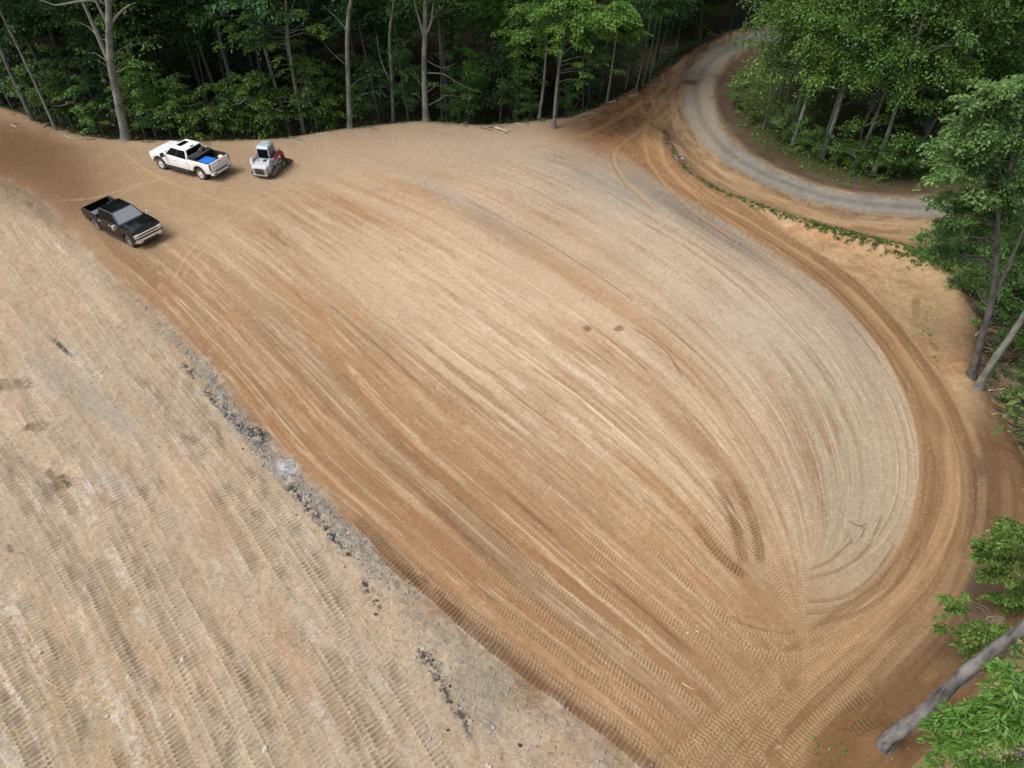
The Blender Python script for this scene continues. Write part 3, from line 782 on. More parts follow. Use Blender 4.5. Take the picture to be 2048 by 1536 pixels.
for i, pts in enumerate([[(1400, 1250), (1480, 1290), (1560, 1310), (1650, 1300), (1760, 1260)], [(1380, 1170), (1450, 1240), (1530, 1270), (1640, 1265), (1750, 1200), (1810, 1100)],
            [(1540, 1230), (1550, 1330), (1545, 1420)], [(1610, 1230), (1615, 1330), (1610, 1400)], [(1330, 1530), (1450, 1440), (1560, 1360), (1650, 1290), (1780, 1180)],
            [(1480, 1540), (1580, 1430), (1690, 1330), (1790, 1230)], [(1560, 1540), (1640, 1450), (1740, 1350)], [(1380, 1100), (1450, 1180), (1490, 1260), (1500, 1330)],
            [(1180, 1330), (1320, 1420), (1440, 1520)], [(1250, 1290), (1340, 1370), (1440, 1440)], [(1430, 960), (1470, 1050), (1490, 1150)], [(1470, 960), (1510, 1050), (1520, 1140)],
            [(1530, 880), (1590, 980), (1600, 1100), (1590, 1200)], [(1590, 900), (1625, 1000), (1625, 1120)]]):
    track(smooth_poly(gpts(pts), 8), 'lug', 0.34, 0.135, 0.027, LT, 0.3, 0.2, 270 + i)
for i, (pts, w_) in enumerate([([(1600, 1228), (1680, 1214), (1760, 1168), (1815, 1095)], .22), ([(1600, 1206), (1690, 1192), (1750, 1150), (1800, 1080)], .18), ([(1605, 1160), (1680, 1140), (1740, 1090), (1770, 1020)], .15), ([(1610, 1142), (1665, 1120), (1715, 1070)], .12), ([(1620, 1250), (1720, 1225), (1800, 1165), (1850, 1080)], .2)]):
    track(smooth_poly(gpts(pts), 8), 'rut', w_, 0.2, 0.045, c(158, 128, 96), 0.45, 0, 450 + i)
for i, pts in enumerate([[(1380, 165), (1350, 215), (1320, 262), (1330, 330), (1400, 400), (1500, 470)], [(1365, 150), (1320, 205), (1290, 262), (1300, 330), (1370, 410), (1470, 480)], [(1345, 150), (1270, 215), (1190, 262), (1100, 285)], [(1330, 165), (1240, 232), (1150, 275), (1050, 300)], [(1370, 185), (1300, 240), (1230, 300), (1240, 350), (1310, 420)]]):
    track(smooth_poly(gpts(pts), 8), 'rut', 0.4, 0.2, 0.05, c(190, 152, 112), 0.5, 0.1, 500 + i)
for i, pts in enumerate([[(1428, 950), (1468, 1040), (1492, 1140)], [(1468, 950), (1508, 1050), (1524, 1140)], [(1385, 1040), (1440, 1110), (1500, 1160)]]):
    track(smooth_poly(gpts(pts), 8), 'lug', 0.42, 0.15, 0.045, c(142, 108, 76), 0.5, 0, 470 + i)
for i, pts in enumerate([[(1180, 650), (1250, 700), (1345, 790), (1400, 850)], [(1270, 640), (1350, 700), (1430, 790), (1490, 900)], [(1330, 620), (1400, 690), (1450, 740)]]):
    track(smooth_poly(gpts(pts), 8), 'cleat', 0.42, 0.15, 0.028, c(196, 164, 130), 0.3, 0.2, 480 + i)
# long pale and dark scrapes left by the blade
for i, (s_, a, b, w, dz_, cc, ta) in enumerate([
   (2.10, .02, .62, .10, .03, (244, 224, 198), .85), (2.38, .15, .75, .09, .03, (240, 216, 186), .7), (1.75, .25, .6, .12, .03, (232, 206, 174), .6), (2.75, .05, .45, .09, .03, (240, 218, 190), .6),
   (2.22, .45, .70, .12, .03, (240, 220, 194), .6), (3.0, .6, .78, .10, .02, (222, 192, 156), .35), (1.02, .3, .85, .14, .03, (214, 180, 144), .6), (0.72, .1, .7, .14, .03, (206, 176, 142), .55),
   (0.42, .15, .5, .12, .04, (210, 186, 156), .6), (0.25, .1, .42, .12, .04, (206, 184, 156), .6), (3.28, .15, .8, .16, .03, (160, 120, 86), .6), (3.6, .1, .7, .14, .03, (168, 130, 96), .5), (2.55, .3, .6, .14, -.03, (160, 116, 80), .6),
   (1.35, .2, .7, .25, -.03, (142, 106, 76), .5), (1.15, .5, .9, .3, -.03, (140, 104, 74), .5), (4.6, .05, .6, .12, .03, (150, 140, 128), .5), (5.2, .0, .5, .12, .03, (150, 142, 132), .5), (5.7, .1, .6, .14, .04, (128, 120, 112), .5),
   (5.1, .4, .9, .12, .04, (206, 192, 166), .5), (5.45, .45, .95, .12, .05, (204, 190, 162), .5), (5.75, .5, .98, .10, .05, (208, 192, 164), .5), (4.75, .5, .9, .10, .04, (206, 190, 164), .4)]):
    track(flow_line(FAW, s_, a, b), 'ridge', w, 0.2, dz_, c(*cc), ta, 0.55, 320 + i)
for i, (s_, a, b, w, dz_, cc, ta) in enumerate([
   (0.05, .1, .68, .2, .05, (188, 150, 108), .5), (0.55, .1, .75, .3, -.05, (138, 100, 66), .6), (0.95, .15, .85, .45, -.04, (206, 168, 124), .7), (1.4, .1, .9, .3, -.05, (140, 104, 68), .5), (1.95, .15, .72, .3, .06, (186, 148, 106), .5), (1.2, .3, .7, .15, .06, (214, 178, 134), .6)]):
    track(flow_line(FHW, s_, a, b), 'ridge' if dz_ > 0 else 'rut', w, 0.2, abs(dz_) * 0.5, c(*cc), ta * 0.7, 0.35, 360 + i)
# wheel marks round the parked trucks and loader
for i, pts in enumerate([[(240, 300), (300, 345), (420, 395), (600, 450), (760, 520)], [(250, 440), (340, 470), (480, 545), (640, 650)], [(345, 560), (380, 500), (450, 440), (545, 390)], [(360, 560), (400, 505), (470, 450), (560, 400)],
                         [(300, 400), (420, 450), (560, 530)], [(560, 365), (700, 430), (900, 540)], [(590, 350), (760, 410), (950, 500)], [(110, 400), (190, 395), (300, 360)], [(340, 350), (260, 380), (180, 420)]]):
    track(smooth_poly(gpts(pts), 8), 'rut', 0.26, 0.2, 0.02, c(208, 178, 142), 0.4, 0.2, 400 + i)
for i, pts in enumerate([[(1170, 640), (1240, 695), (1305, 750)], [(1260, 650), (1330, 700), (1370, 760)]]):
    track(smooth_poly(gpts(pts), 8), 'rut', 0.14, 0.2, 0.03, c(166, 112, 76), 0.7, 0, 420 + i)
# the long lump at the end of the pad where the blade stopped
D_, U_, L_ = segs_apply(smooth_poly(gpts([(1490, 1238), (1540, 1252), (1583, 1258)]), 8), 0.8)
DZ -= 0.08 * np.exp(-((D_ + 0.12) / 0.09) ** 2) * (0.4 + nz_mid) * (np.abs(D_) < 1)
D_, U_, L_ = segs_apply(smooth_poly(gpts([(1588, 1130), (1590, 1200), (1585, 1256)]), 8), 0.8)
pass

mask_detail = sm(Y, 4.0, 7.0)
Zf = Z + DZ * mask_detail
_m = ground(np.array([1768.]), np.array([1486.]))
Zf = Zf + (0.32 + 0.25 * (nz_mid - 0.5)) * np.exp(-(((X - _m[0][0]) ** 2 + (Y - _m[1][0]) ** 2) / 0.55 ** 2))
def gz(x, y):
    """height of the finished ground"""
    i, j = idx_of(np.array([x]), np.array([y]))
    i0, j0 = int(i[0]), int(j[0]); fi, fj = float(i[0]) - i0, float(j[0]) - j0
    i1, j1 = min(i0 + 1, NR - 1), min(j0 + 1, NC - 1)
    return float((Zf[i0, j0] * (1 - fj) + Zf[i0, j1] * fj) * (1 - fi) + (Zf[i1, j0] * (1 - fj) + Zf[i1, j1] * fj) * fi)

def ground_material():
    m = bpy.data.materials.new('graded soil'); m.use_nodes = True
    nt = m.node_tree; b = nt.nodes['Principled BSDF']
    b.inputs['Roughness'].default_value = 0.95; b.inputs['Specular IOR Level'].default_value = 0.12
    at = nt.nodes.new('ShaderNodeAttribute'); at.attribute_name = 'soil'
    tc = nt.nodes.new('ShaderNodeTexCoord')
    n = nt.nodes.new('ShaderNodeTexNoise'); n.inputs['Scale'].default_value = 22; n.inputs['Detail'].default_value = 6; n.inputs['Roughness'].default_value = 0.7
    nt.links.new(tc.outputs['Object'], n.inputs['Vector'])
    mr = nt.nodes.new('ShaderNodeMapRange'); mr.inputs['From Min'].default_value = 0.3; mr.inputs['From Max'].default_value = 0.7
    mr.inputs['To Min'].default_value = 0.80; mr.inputs['To Max'].default_value = 1.20
    nt.links.new(n.outputs['Fac'], mr.inputs['Value'])
    mx = nt.nodes.new('ShaderNodeVectorMath'); mx.operation = 'MULTIPLY'
    nt.links.new(at.outputs['Color'], mx.inputs[0]); nt.links.new(mr.outputs[0], mx.inputs[1])
    nt.links.new(mx.outputs[0], b.inputs['Base Color'])
    bp = nt.nodes.new('ShaderNodeBump'); bp.inputs['Strength'].default_value = 0.6; bp.inputs['Distance'].default_value = 0.03
    nt.links.new(n.outputs['Fac'], bp.inputs['Height']); nt.links.new(bp.outputs[0], b.inputs['Normal'])
    return m
V = np.stack([X, Y, Zf], -1).reshape(-1, 3)
I = np.arange(NR * NC).reshape(NR, NC)
F = np.stack([I[:-1, :-1], I[:-1, 1:], I[1:, 1:], I[1:, :-1]], -1).reshape(-1, 4)
gme = np_mesh('ground', V, F, ground_material(), smooth=True)
ca = gme.attributes.new('soil', 'FLOAT_COLOR', 'POINT')
ca.data.foreach_set('color', np.concatenate([np.clip(C, 0.004, 0.9), np.ones((NR, NC, 1))], -1).astype(np.float32).ravel())
gob = link('ground', gme)
tag(gob, 'graded tan and brown earth pad with machine tracks, left bank and gravel road', kind='structure')

# ------------------------------------------------------------------ forest: trunks with limbs, crowns of leaf sprays
def leaves_mesh(name, clumps, nleaf, size, mt, seed=0, droop=0.25, aspect=0.55, flat_=0.5, thick=0.10):
    """clumps: rows of centre xyz, outward direction xy, long radius, short radius.  Every leaf is a folded four-corner blade."""
    r = np.random.default_rng(seed)
    cl = np.asarray(clumps, float)
    w = cl[:, 5] * cl[:, 6]; w = w / w.sum()
    k = r.choice(len(cl), nleaf, p=w)
    q = cl[k]
    a = r.random(nleaf) * 2 * np.pi; rho = np.sqrt(r.random(nleaf)) * (0.9 + 0.25 * np.sin(a * 3 + k))
    lx = rho * np.cos(a) * q[:, 5]; ly = rho * np.sin(a) * q[:, 6]
    od = q[:, 3:5] / (np.hypot(q[:, 3], q[:, 4])[:, None] + 1e-6)
    px = q[:, 0] + lx * od[:, 0] - ly * od[:, 1]
    py = q[:, 1] + lx * od[:, 1] + ly * od[:, 0]
    pz = q[:, 2] - droop * (rho ** 2) * q[:, 5] - 0.12 * np.maximum(lx, 0) + r.normal(0, thick, nleaf) * q[:, 6]
    P = np.stack([px, py, pz], 1)
    # leaf frames: axis mostly outward from the clump, normal mostly up
    ax = np.stack([px - q[:, 0], py - q[:, 1], np.zeros(nleaf)], 1) + r.normal(0, 0.5, (nleaf, 3)) * q[:, 6:7]
    ax[:, 2] -= 0.25 * q[:, 6]
    ax /= np.linalg.norm(ax, axis=1)[:, None]
    nn = np.stack([r.normal(0, flat_, nleaf), r.normal(0, flat_, nleaf), np.ones(nleaf)], 1)
    nn -= ax * (nn * ax).sum(1)[:, None]; nn /= np.linalg.norm(nn, axis=1)[:, None]
    bt = np.cross(nn, ax)
    s = size * (0.6 + 0.8 * r.random(nleaf))[:, None]
    fold = 0.18
    v0 = P - ax * s * 0.5; v2 = P + ax * s * 0.5 - nn * s * 0.12
    v1 = P + bt * s * aspect * 0.5 + nn * s * fold * 0.4 + ax * s * 0.05; v3 = P - bt * s * aspect * 0.5 + nn * s * fold * 0.4 + ax * s * 0.05
    V = np.stack([v0, v1, v2, v3], 1).reshape(-1, 3)
    F = np.arange(nleaf * 4).reshape(-1, 4)
    return np_mesh(name, V, F, mt)

def bent(p0, p1, n=5, sag=0.0, wob=0.0, rr=random):
    p0, p1 = Vector(p0), Vector(p1); L = (p1 - p0).length
    out = []
    for i in range(n + 1):
        t = i / n
        p = p0.lerp(p1, t)
        p.z += sag * L * math.sin(math.pi * t)
        if 0 < i < n: p += Vector((rr.uniform(-1, 1), rr.uniform(-1, 1), rr.uniform(-1, 1))) * wob * L
        out.append(p)
    return out

def crown_clumps(seed, rx, rz, z0, n, spray=1.3, hollow=0.35):
    """sprays filling an egg-shaped crown whose bottom is at z0"""
    rr = random.Random(seed); out = []
    for i in range(n):
        while True:
            x, y, z = rr.uniform(-1, 1), rr.uniform(-1, 1), rr.uniform(-1, 1)
            d = x * x + y * y + z * z
            if hollow < d < 1 and rr.random() < 0.35 + 0.65 * d: break
        lump = 0.8 + 0.4 * math.sin(3 * math.atan2(y, x) + seed)
        x *= rx * lump; y *= rx * lump; zz = z0 + rz * (1 + z)
        s = spray * rr.uniform(0.6, 1.3)
        out.append((x, y, zz, x, y, s, s * rr.uniform(0.5, 0.75)))
    return out

def add_limbs(mb, trunk_fn, clumps, seed, share=0.5, r0=0.05):
    rr = random.Random(seed)
    for cxyz in clumps:
        if rr.random() > share: continue
        x, y, z = cxyz[:3]
        d = math.hypot(x - trunk_fn(z).x, y - trunk_fn(z).y)
        zb = max(z - d * rr.uniform(0.4, 0.9) - 0.3, 0.6)
        b = trunk_fn(zb)
        mb.tube(bent(b, (x, y, z), 4, 0.06, 0.05, rr), [r0, r0 * .8, r0 * .6, r0 * .4, r0 * .2], 4, cap=False)

def forest_tree_mesh(seed, H, rad, z0, rx, n, nleaf, leaf, lm, bm='bark_dark', spray=1.4):
    rr = random.Random(seed)
    lean = (rr.uniform(-.5, .5), rr.uniform(-.5, .5)); ph = rr.uniform(0, 6)
    def tf(z):
        t = max(0.0, min(1, z / H))
        return Vector((lean[0] * t * 1.6 + 0.12 * math.sin(3 * t + ph), lean[1] * t * 1.6 + 0.12 * math.cos(4 * t + ph), z))
    mb = MB()
    zs = [-1.2, 0, 0.3, 1.2] + [H * k / 9 for k in range(2, 10)]
    mb.tube([tf(z) + Vector((0, 0, 0)) for z in zs], [rad * 1.7, rad * 1.45, rad * 1.15, rad] + [rad * (1 - 0.85 * k / 9) for k in range(2, 10)], 9)
    cl = crown_clumps(seed, rx, (H + 1 - z0) / 2, z0, n, spray)
    cl = [(c_[0] + tf(c_[2]).x, c_[1] + tf(c_[2]).y) + tuple(c_[2:]) for c_ in cl]
    add_limbs(mb, tf, cl, seed, 0.3, rad * 0.20)
    # a few bare snags low on the trunk
    for k in range(4):
        z = rr.uniform(1.5, z0 + 1); a = rr.uniform(0, 6.3); L = rr.uniform(.5, 1.8); b = tf(z)
        mb.tube(bent(b, b + Vector((math.cos(a) * L, math.sin(a) * L, L * .3)), 3, 0.1, 0.08, rr), [.035, .025, .016, .006], 4, cap=False)
    return mb.mesh('trunk', M[bm], smooth=True), leaves_mesh('crown', cl, nleaf, leaf, lm, seed)

TREES = {}
def tree_kind(key, *a, **k):
    TREES[key] = forest_tree_mesh(*a, **k)
tree_kind('tall1', 1, 19, .17, 7.5, 3.4, 90, 7500, .27, M['leaf_dark'])
tree_kind('tall2', 2, 21, .20, 6.0, 3.8, 110, 8500, .27, M['leaf'])
tree_kind('tall3', 3, 18, .14, 8.5, 3.0, 80, 6500, .25, M['leaf_dark'])
tree_kind('low1', 4, 16, .15, 3.2, 3.9, 130, 12000, .24, M['leaf'], 'bark_dark', 1.3)
tree_kind('low2', 5, 15, .13, 2.6, 3.5, 120, 11000, .23, M['leaf_dark'], 'bark_dark', 1.3)
tree_kind('low3', 6, 17, .16, 4.0, 4.2, 140, 13000, .22, M['leaf'], 'bark', 1.25)
tree_kind('sap1', 7, 6.0, .045, 1.2, 1.7, 34, 2600, .17, M['leaf'], 'bark', 0.8)
tree_kind('sap2', 8, 4.5, .035, 0.8, 1.5, 28, 2200, .16, M['leaf_bright'], 'bark', 0.75)
tree_kind('sap3', 9, 7.5, .055, 1.8, 1.9, 40, 3000, .18, M['leaf_dark'], 'bark', 0.9)
tree_kind('shrub1', 10, 2.4, .02, 0.2, 1.1, 24, 1700, .13, M['leaf'], 'bark', 0.55)
tree_kind('shrub2', 11, 1.8, .02, 0.1, 1.2, 22, 1700, .12, M['leaf_bright'], 'bark', 0.5)

def plant(key, name, x, y, label, cat, group=None, rz=None, sc=1.0, z=None, tilt=0.0):
    e = empty(name, (x, y, hz(x, y) if z is None else z), random.uniform(0, 6.28) if rz is None else rz)
    e.scale = (sc, sc, sc * random.uniform(.92, 1.08))
    if tilt: e.rotation_euler[0] = random.uniform(-tilt, tilt); e.rotation_euler[1] = random.uniform(-tilt, tilt)
    tm, cm = TREES[key]
    link('trunk' if name.endswith('tree') or 'sapling' in name else 'stem', tm, e)
    link('crown' if name.endswith('tree') or 'sapling' in name else 'foliage', cm, e)
    return tag(e, label, cat, group)

# --- hero trees of the far edge: trunks surveyed from the photograph
def hero_tree(name, base, pts, r0, H, label, cat='tree', dy=0.0, branches=(), sprays=(), crown=None, bm='bark', nleaf=3000, leaf=.2, lm='leaf', forks=(), name_leaf='foliage', group=None, r_top=None, aspect=.55, flare=.5, thick=.12, flat_=.5, roots=0):
    """base and pts are sightings (picture positions) of one trunk; all lie in the upright plane through its foot"""
    bx, by, bz = [float(v) for v in ground(np.array([base[0]]), np.array([base[1]]))] if False else tuple(float(v[0]) for v in ground(np.array([float(base[0])]), np.array([float(base[1])])))
    Yp = by + dy
    b0 = at_plane(base[0], base[1], Yp)
    zg = hz(b0.x, Yp)
    e = empty(name, (b0.x, Yp, min(b0.z, zg) if dy else bz))
    o = Vector(e.location)
    rr = random.Random(int(base[0] * 7 + base[1]))
    P = [b0 - o] + [at_plane(p[0], p[1], Yp) - o for p in pts]
    P.insert(0, P[0] + Vector((0, 0, -1.5)))
    d = (P[-1] - P[-2]); d.normalize()
    d = (d + Vector((0, 0, 1.2))).normalized()
    n = 5
    last = P[-1]; rem = max(H - last.z, 0.5)
    for k in range(1, n + 1): P.append(last + d * (rem * k / n) + Vector((rr.uniform(-.1, .1), rr.uniform(-.1, .1), 0)) * k)
    # smooth resample
    Q = smooth_poly(np.array([tuple(p) for p in P]), 4)
    L = np.concatenate([[0], np.cumsum(np.linalg.norm(Q[1:] - Q[:-1], axis=1))]); Ln = L / L[-1]
    rad = []
    for q, l in zip(Q, Ln):
        z = q[2]
        rad.append(r0 * (1 - 0.8 * l) * (1 + flare * math.exp(-max(z, 0) / 0.35)) * (1 + 0.05 * math.sin(z * 5 + base[0])))
    mb = MB(); mb.tube([Vector(q) for q in Q], rad, 12)
    for k in range(roots):
        a = 2 * math.pi * k / roots + rr.uniform(-.3, .3); L = rr.uniform(.5, .9)
        mb.tube([(0, 0, .22), (math.cos(a) * L * .35, math.sin(a) * L * .35, .10), (math.cos(a) * L * .7, math.sin(a) * L * .7, .03), (math.cos(a) * L, math.sin(a) * L, -.10)], [r0 * .6, r0 * .5, r0 * .32, r0 * .15], 7)
    def tf(z):
        return Vector((float(np.interp(z, Q[:, 2], Q[:, 0])), float(np.interp(z, Q[:, 2], Q[:, 1])), z))
    for (bpts, br) in branches:
        bp = [at_plane(p[0], p[1], Yp) - o for p in bpts]
        bp = [Vector(q) for q in smooth_poly(np.array([tuple(p) for p in bp]), 3)]
        off = rr.uniform(-.4, .4)
        bp = [p + Vector((0, off * i / len(bp), 0)) for i, p in enumerate(bp)]
        mb.tube(bp, [br * (1 - .8 * i / (len(bp) - 1)) for i in range(len(bp))], 6)
    cl = []
    for (sx, sy, yy, rr_) in sprays:
        p = at_plane(sx, sy, Yp + yy) - o
        t = tf(max(p.z - .8, .5))
        for _ in range(3):
            s = rr_ * rr.uniform(.55, .9)
            cx, cy, cz = p.x + rr.uniform(-.6, .6) * rr_, p.y + rr.uniform(-.6, .6) * rr_, p.z + rr.uniform(-.4, .4) * rr_
            cl.append((cx, cy, cz, cx - t.x, cy - t.y, s, s * .65))
        mb.tube(bent(t, p, 4, .08, .05, rr), [r0 * .10 + .010, r0 * .08 + .008, r0 * .06 + .006, r0 * .03 + .004, .003], 5, cap=False)
    if crown:
        z0, rx, ncl, dxy = crown
        up_ = crown_clumps(int(base[0]), rx, (H + 1 - z0) / 2, z0, ncl, 1.2)
        up_ = [(c_[0] + tf(min(c_[2], H)).x + dxy[0], c_[1] + tf(min(c_[2], H)).y + dxy[1]) + tuple(c_[2:]) for c_ in up_]
        add_limbs(mb, tf, up_, int(base[1]), .3, r0 * .2)
        cl += up_
    mb.build('trunk', M[bm], e, smooth=True)
    if cl:
        link(name_leaf, leaves_mesh(name_leaf, cl, nleaf, leaf, M[lm], int(base[0] + base[1]), aspect=aspect, thick=thick, flat_=flat_), e)
    tag(e, label, cat, group)
    return e

hero_tree('leaning_tree', (72, 252), [(30, 165), (0, 95), (-30, 20)], .20, 17, 'leaning grey tree, leftmost along the far edge of the clearing, by the dark earth berm', dy=.8, crown=(8, 3, 60, (0, 0)), bm='bark_dark', nleaf=4500, leaf=.24, lm='leaf_dark')
hero_tree('leaning_tree', (114, 264), [(60, 145), (0, 22), (-30, -40)], .12, 15, 'slender leaning tree second from the left at the edge of the clearing', dy=.4, crown=(9, 2.6, 45, (0, 0)), nleaf=3500, leaf=.24, lm='leaf_dark')
hero_tree('forked_tree', (254, 283), [(236, 200), (222, 130), (218, 60), (216, 0)], .34, 20, 'big pale grey forked tree rising behind the white pickup, left of its hood', dy=.5,
  branches=[([(222, 60), (200, 20), (186, 2), (150, 5), (110, 12), (88, 6), (60, -2)], .12), ([(222, 48), (240, 25), (262, 8), (275, 4)], .10), ([(226, 140), (205, 95), (180, 40), (160, 0), (140, -40)], .22)],
  sprays=[(165, 100, .5, .5), (150, 45, 1.5, .9), (190, 120, -.3, .4), (205, 210, -.3, .4), (208, 160, -.4, .3), (280, 130, -.5, .8), (300, 80, 1, .7)], crown=(9.5, 4, 80, (0, 1)), nleaf=8000, leaf=.2)
hero_tree('thin_tree', (428, 262), [(408, 170), (388, 70), (378, 0)], .07, 12, 'thin crooked tree behind the gap between the white pickup and the loader', dy=1.2, crown=(7, 1.8, 26, (0, 0)), nleaf=2200, leaf=.2)
hero_tree('thin_tree', (462, 262), [(455, 190), (440, 110), (432, 40), (428, -10)], .05, 11, 'thin vine-covered tree at the edge of the clearing, left of the track loader', dy=1.6, sprays=[(452, 180, 0, .3), (440, 130, 0, .35), (432, 80, 0, .5), (436, 40, 0, .7), (458, 220, 0, .3)], crown=(6.5, 1.9, 26, (0, 0)), nleaf=3000, leaf=.17)
hero_tree('tall_tree', (538, 262), [(522, 150), (503, 50), (490, -10)], .17, 19, 'straight brown trunk rising behind the track loader', dy=3.2, crown=(9, 3.2, 60, (0, 0)), bm='bark_dark', nleaf=4500, leaf=.24)
hero_tree('tall_tree', (608, 266), [(592, 180), (578, 100), (573, 30), (570, -20)], .17, 18, 'grey tree with a split trunk and bright leaf sprays, right of the track loader', dy=.3,
  branches=[([(583, 130), (572, 80), (582, 20), (600, -20)], .09), ([(590, 165), (620, 163), (660, 170)], .03), ([(578, 68), (600, 60), (640, 62)], .04)],
  sprays=[(480, 70, -2.0, 0.8), (440, 90, -2.5, 0.6), (500, 95, -2.0, 0.5), (455, 50, -1.5, 0.8), (535, 90, -1.8, 0.6), (625, 55, -1.9, 0.8), (645, 70, -1.9, 0.6), (560, 110, -1.8, 0.5), (520, 60, -1.5, 0.6), (600, 20, -1.5, 0.8), (480, 20, -1.5, 0.9), (400, 40, -1.0, 0.8), (570, 140, -1.8, 0.4), (550, 130, -1.8, 0.4)], crown=(9.5, 3, 40, (0, .8)), nleaf=9500, leaf=.18, lm='leaf_bright')
hero_tree('tall_tree', (700, 258), [(697, 180), (694, 90), (697, 30), (705, -20)], .20, 20, 'straight grey tree at the far lip, midway between loader and many-stemmed tree', dy=.3,
  branches=[([(694, 60), (670, 35), (640, 10)], .04), ([(692, 130), (660, 100), (640, 70)], .03)], sprays=[(740, 150, .5, .8), (760, 180, .5, .7), (720, 200, .8, .5)], crown=(9, 3.4, 70, (0, 0)), nleaf=5500, leaf=.22, lm='leaf_dark')
hero_tree('tall_tree', (787, 244), [(783, 150), (779, 70), (788, 0)], .15, 19, 'slightly bent slender tree with a broken side stem, behind the lip of the clearing', dy=1.0,
  branches=[([(781, 165), (765, 130), (757, 100), (753, 72)], .07)], sprays=[(735, 160, .6, .6), (810, 160, .5, .5), (800, 80, 1.5, .7)], crown=(8.5, 3, 60, (0, 0)), nleaf=4500, leaf=.22, lm='leaf_dark')
hero_tree('forked_tree', (852, 243), [(849, 180), (848, 110), (850, 70), (850, -10)], .24, 20, 'grey many-stemmed tree with flared roots on the far lip of the clearing', dy=0,
  branches=[([(849, 78), (840, 45), (830, 10), (822, -30)], .12), ([(850, 72), (862, 45), (868, 0), (876, -40)], .12), ([(855, 122), (875, 133), (890, 136), (915, 126)], .04), ([(855, 146), (885, 148), (905, 160), (930, 175), (965, 187)], .05), ([(852, 65), (870, 30), (890, 8)], .09)],
  sprays=[(826, 150, .4, .5), (870, 165, -.3, .5), (895, 170, -.3, .5), (938, 190, .2, .7), (830, 185, .3, .4), (835, 10, .5, .9), (880, 10, .5, .9), (925, 15, .8, .9)], crown=(8.5, 4, 90, (0, 0)), nleaf=8500, leaf=.2)
hero_tree('dead_tree', (884, 240), [(882, 150), (878, 60), (874, 20)], .09, 11, 'narrow reddish dead trunk just right of the forked tree on the lip', dy=.4, bm='bark_dark', branches=[([(881, 120), (868, 105), (855, 108)], .02)])
hero_tree('tall_tree', (966, 238), [(965, 150), (965, 50), (966, -20)], .13, 19, 'dim straight trunk behind the low log pile on the lip', dy=3.5, crown=(8, 3.2, 60, (0, 0)), bm='bark_dark', nleaf=5000, leaf=.22, lm='leaf_dark', sprays=[(1000, 130, .5, .9), (960, 140, .5, .8), (930, 40, 0, .9)],
  branches=[([(965, 60), (940, 38), (900, 32), (870, 36)], .05), ([(968, 70), (985, 52), (1010, 38)], .05)])
hero_tree('slender_tree', (1078, 240), [(1086, 180), (1091, 120), (1094, 60)], .13, 16, 'slender tree just left of the bright-leaved tree in front of the forest', dy=.4, crown=(6.0, 2.2, 50, (-.5, 0)), nleaf=5000, leaf=.19, sprays=[(1060, 150, -.4, .6), (1075, 130, -.4, .7), (1040, 100, -.3, .9), (1030, 60, 0, 1.0), (1090, 160, -.5, .5)])
hero_tree('bright_tree', (1108, 256), [(1113, 180), (1122, 110), (1128, 60), (1132, 0)], .15, 15, 'pale trunk with a bright fresh green crown standing on the clearing near the haul road', dy=0,
  branches=[([(1122, 112), (1145, 92), (1185, 78), (1200, 70)], .06), ([(1120, 118), (1105, 100), (1090, 85)], .05)],
  sprays=[(1150, 40, -1.6, 1.5), (1190, 30, -1.6, 1.5), (1230, 45, -1.6, 1.38), (1260, 60, -1.9, 1.12), (1210, 70, -2.0, 1.12), (1170, 80, -2.0, 1.0), (1130, 60, -1.1, 1.38), (1090, 50, -1.1, 1.38), (1060, 30, -1.1, 1.38), (1110, 10, -1.6, 1.62), (1170, 5, -1.6, 1.75), (1220, 10, -1.6, 1.5), (1265, 30, -1.6, 1.12), (1150, 130, -2.1, 0.62), (1175, 145, -2.1, 0.62), (1185, 120, -2.1, 0.62), (1160, 165, -2.1, 0.5), (1215, 120, -2.0, 0.62), (1235, 140, -2.0, 0.44), (1020, 70, -1.1, 1.0), (1240, 85, -1.9, 0.75), (1275, 60, -1.6, 0.75), (1070, 90, -1.6, 1.0), (1140, 20, -2.2, 1.6), (1180, 55, -2.2, 1.5), (1215, 40, -2.2, 1.5), (1245, 25, -2.2, 1.3), (1100, 35, -2.2, 1.4), (1160, 65, -2.2, 1.2), (1060, 55, -2.2, 1.1), (1250, 70, -2.2, 1.0), (1120, 80, -2.2, 1.0)], crown=(8.3, 3.2, 26, (.8, 1.2)), nleaf=30000, leaf=.18, lm='leaf_bright')
hero_tree('slender_tree', (1213, 208), [(1222, 150), (1230, 90), (1238, 30)], .11, 15, 'slender bare trunk at the top of the red dirt slope beside the haul road', dy=.2, crown=(7, 2.4, 50, (0, 0)), nleaf=4200, leaf=.2)
for i, (a, b_) in enumerate([((1272, 182), (1292, 90)), ((1284, 176), (1304, 92)), ((1297, 168), (1313, 98))]):
    hero_tree('thin_tree', a, [((a[0] + b_[0]) / 2, (a[1] + b_[1]) / 2), b_, (b_[0] + 8, b_[1] - 50)], .07, 13, ['leftmost', 'middle', 'rightmost'][i] + ' of three thin stems standing close together above the haul road junction', dy=.3 + .3 * i, crown=(5.5, 2, 36, (0, 0)), nleaf=3600, leaf=.19, group='thin stems above the junction')

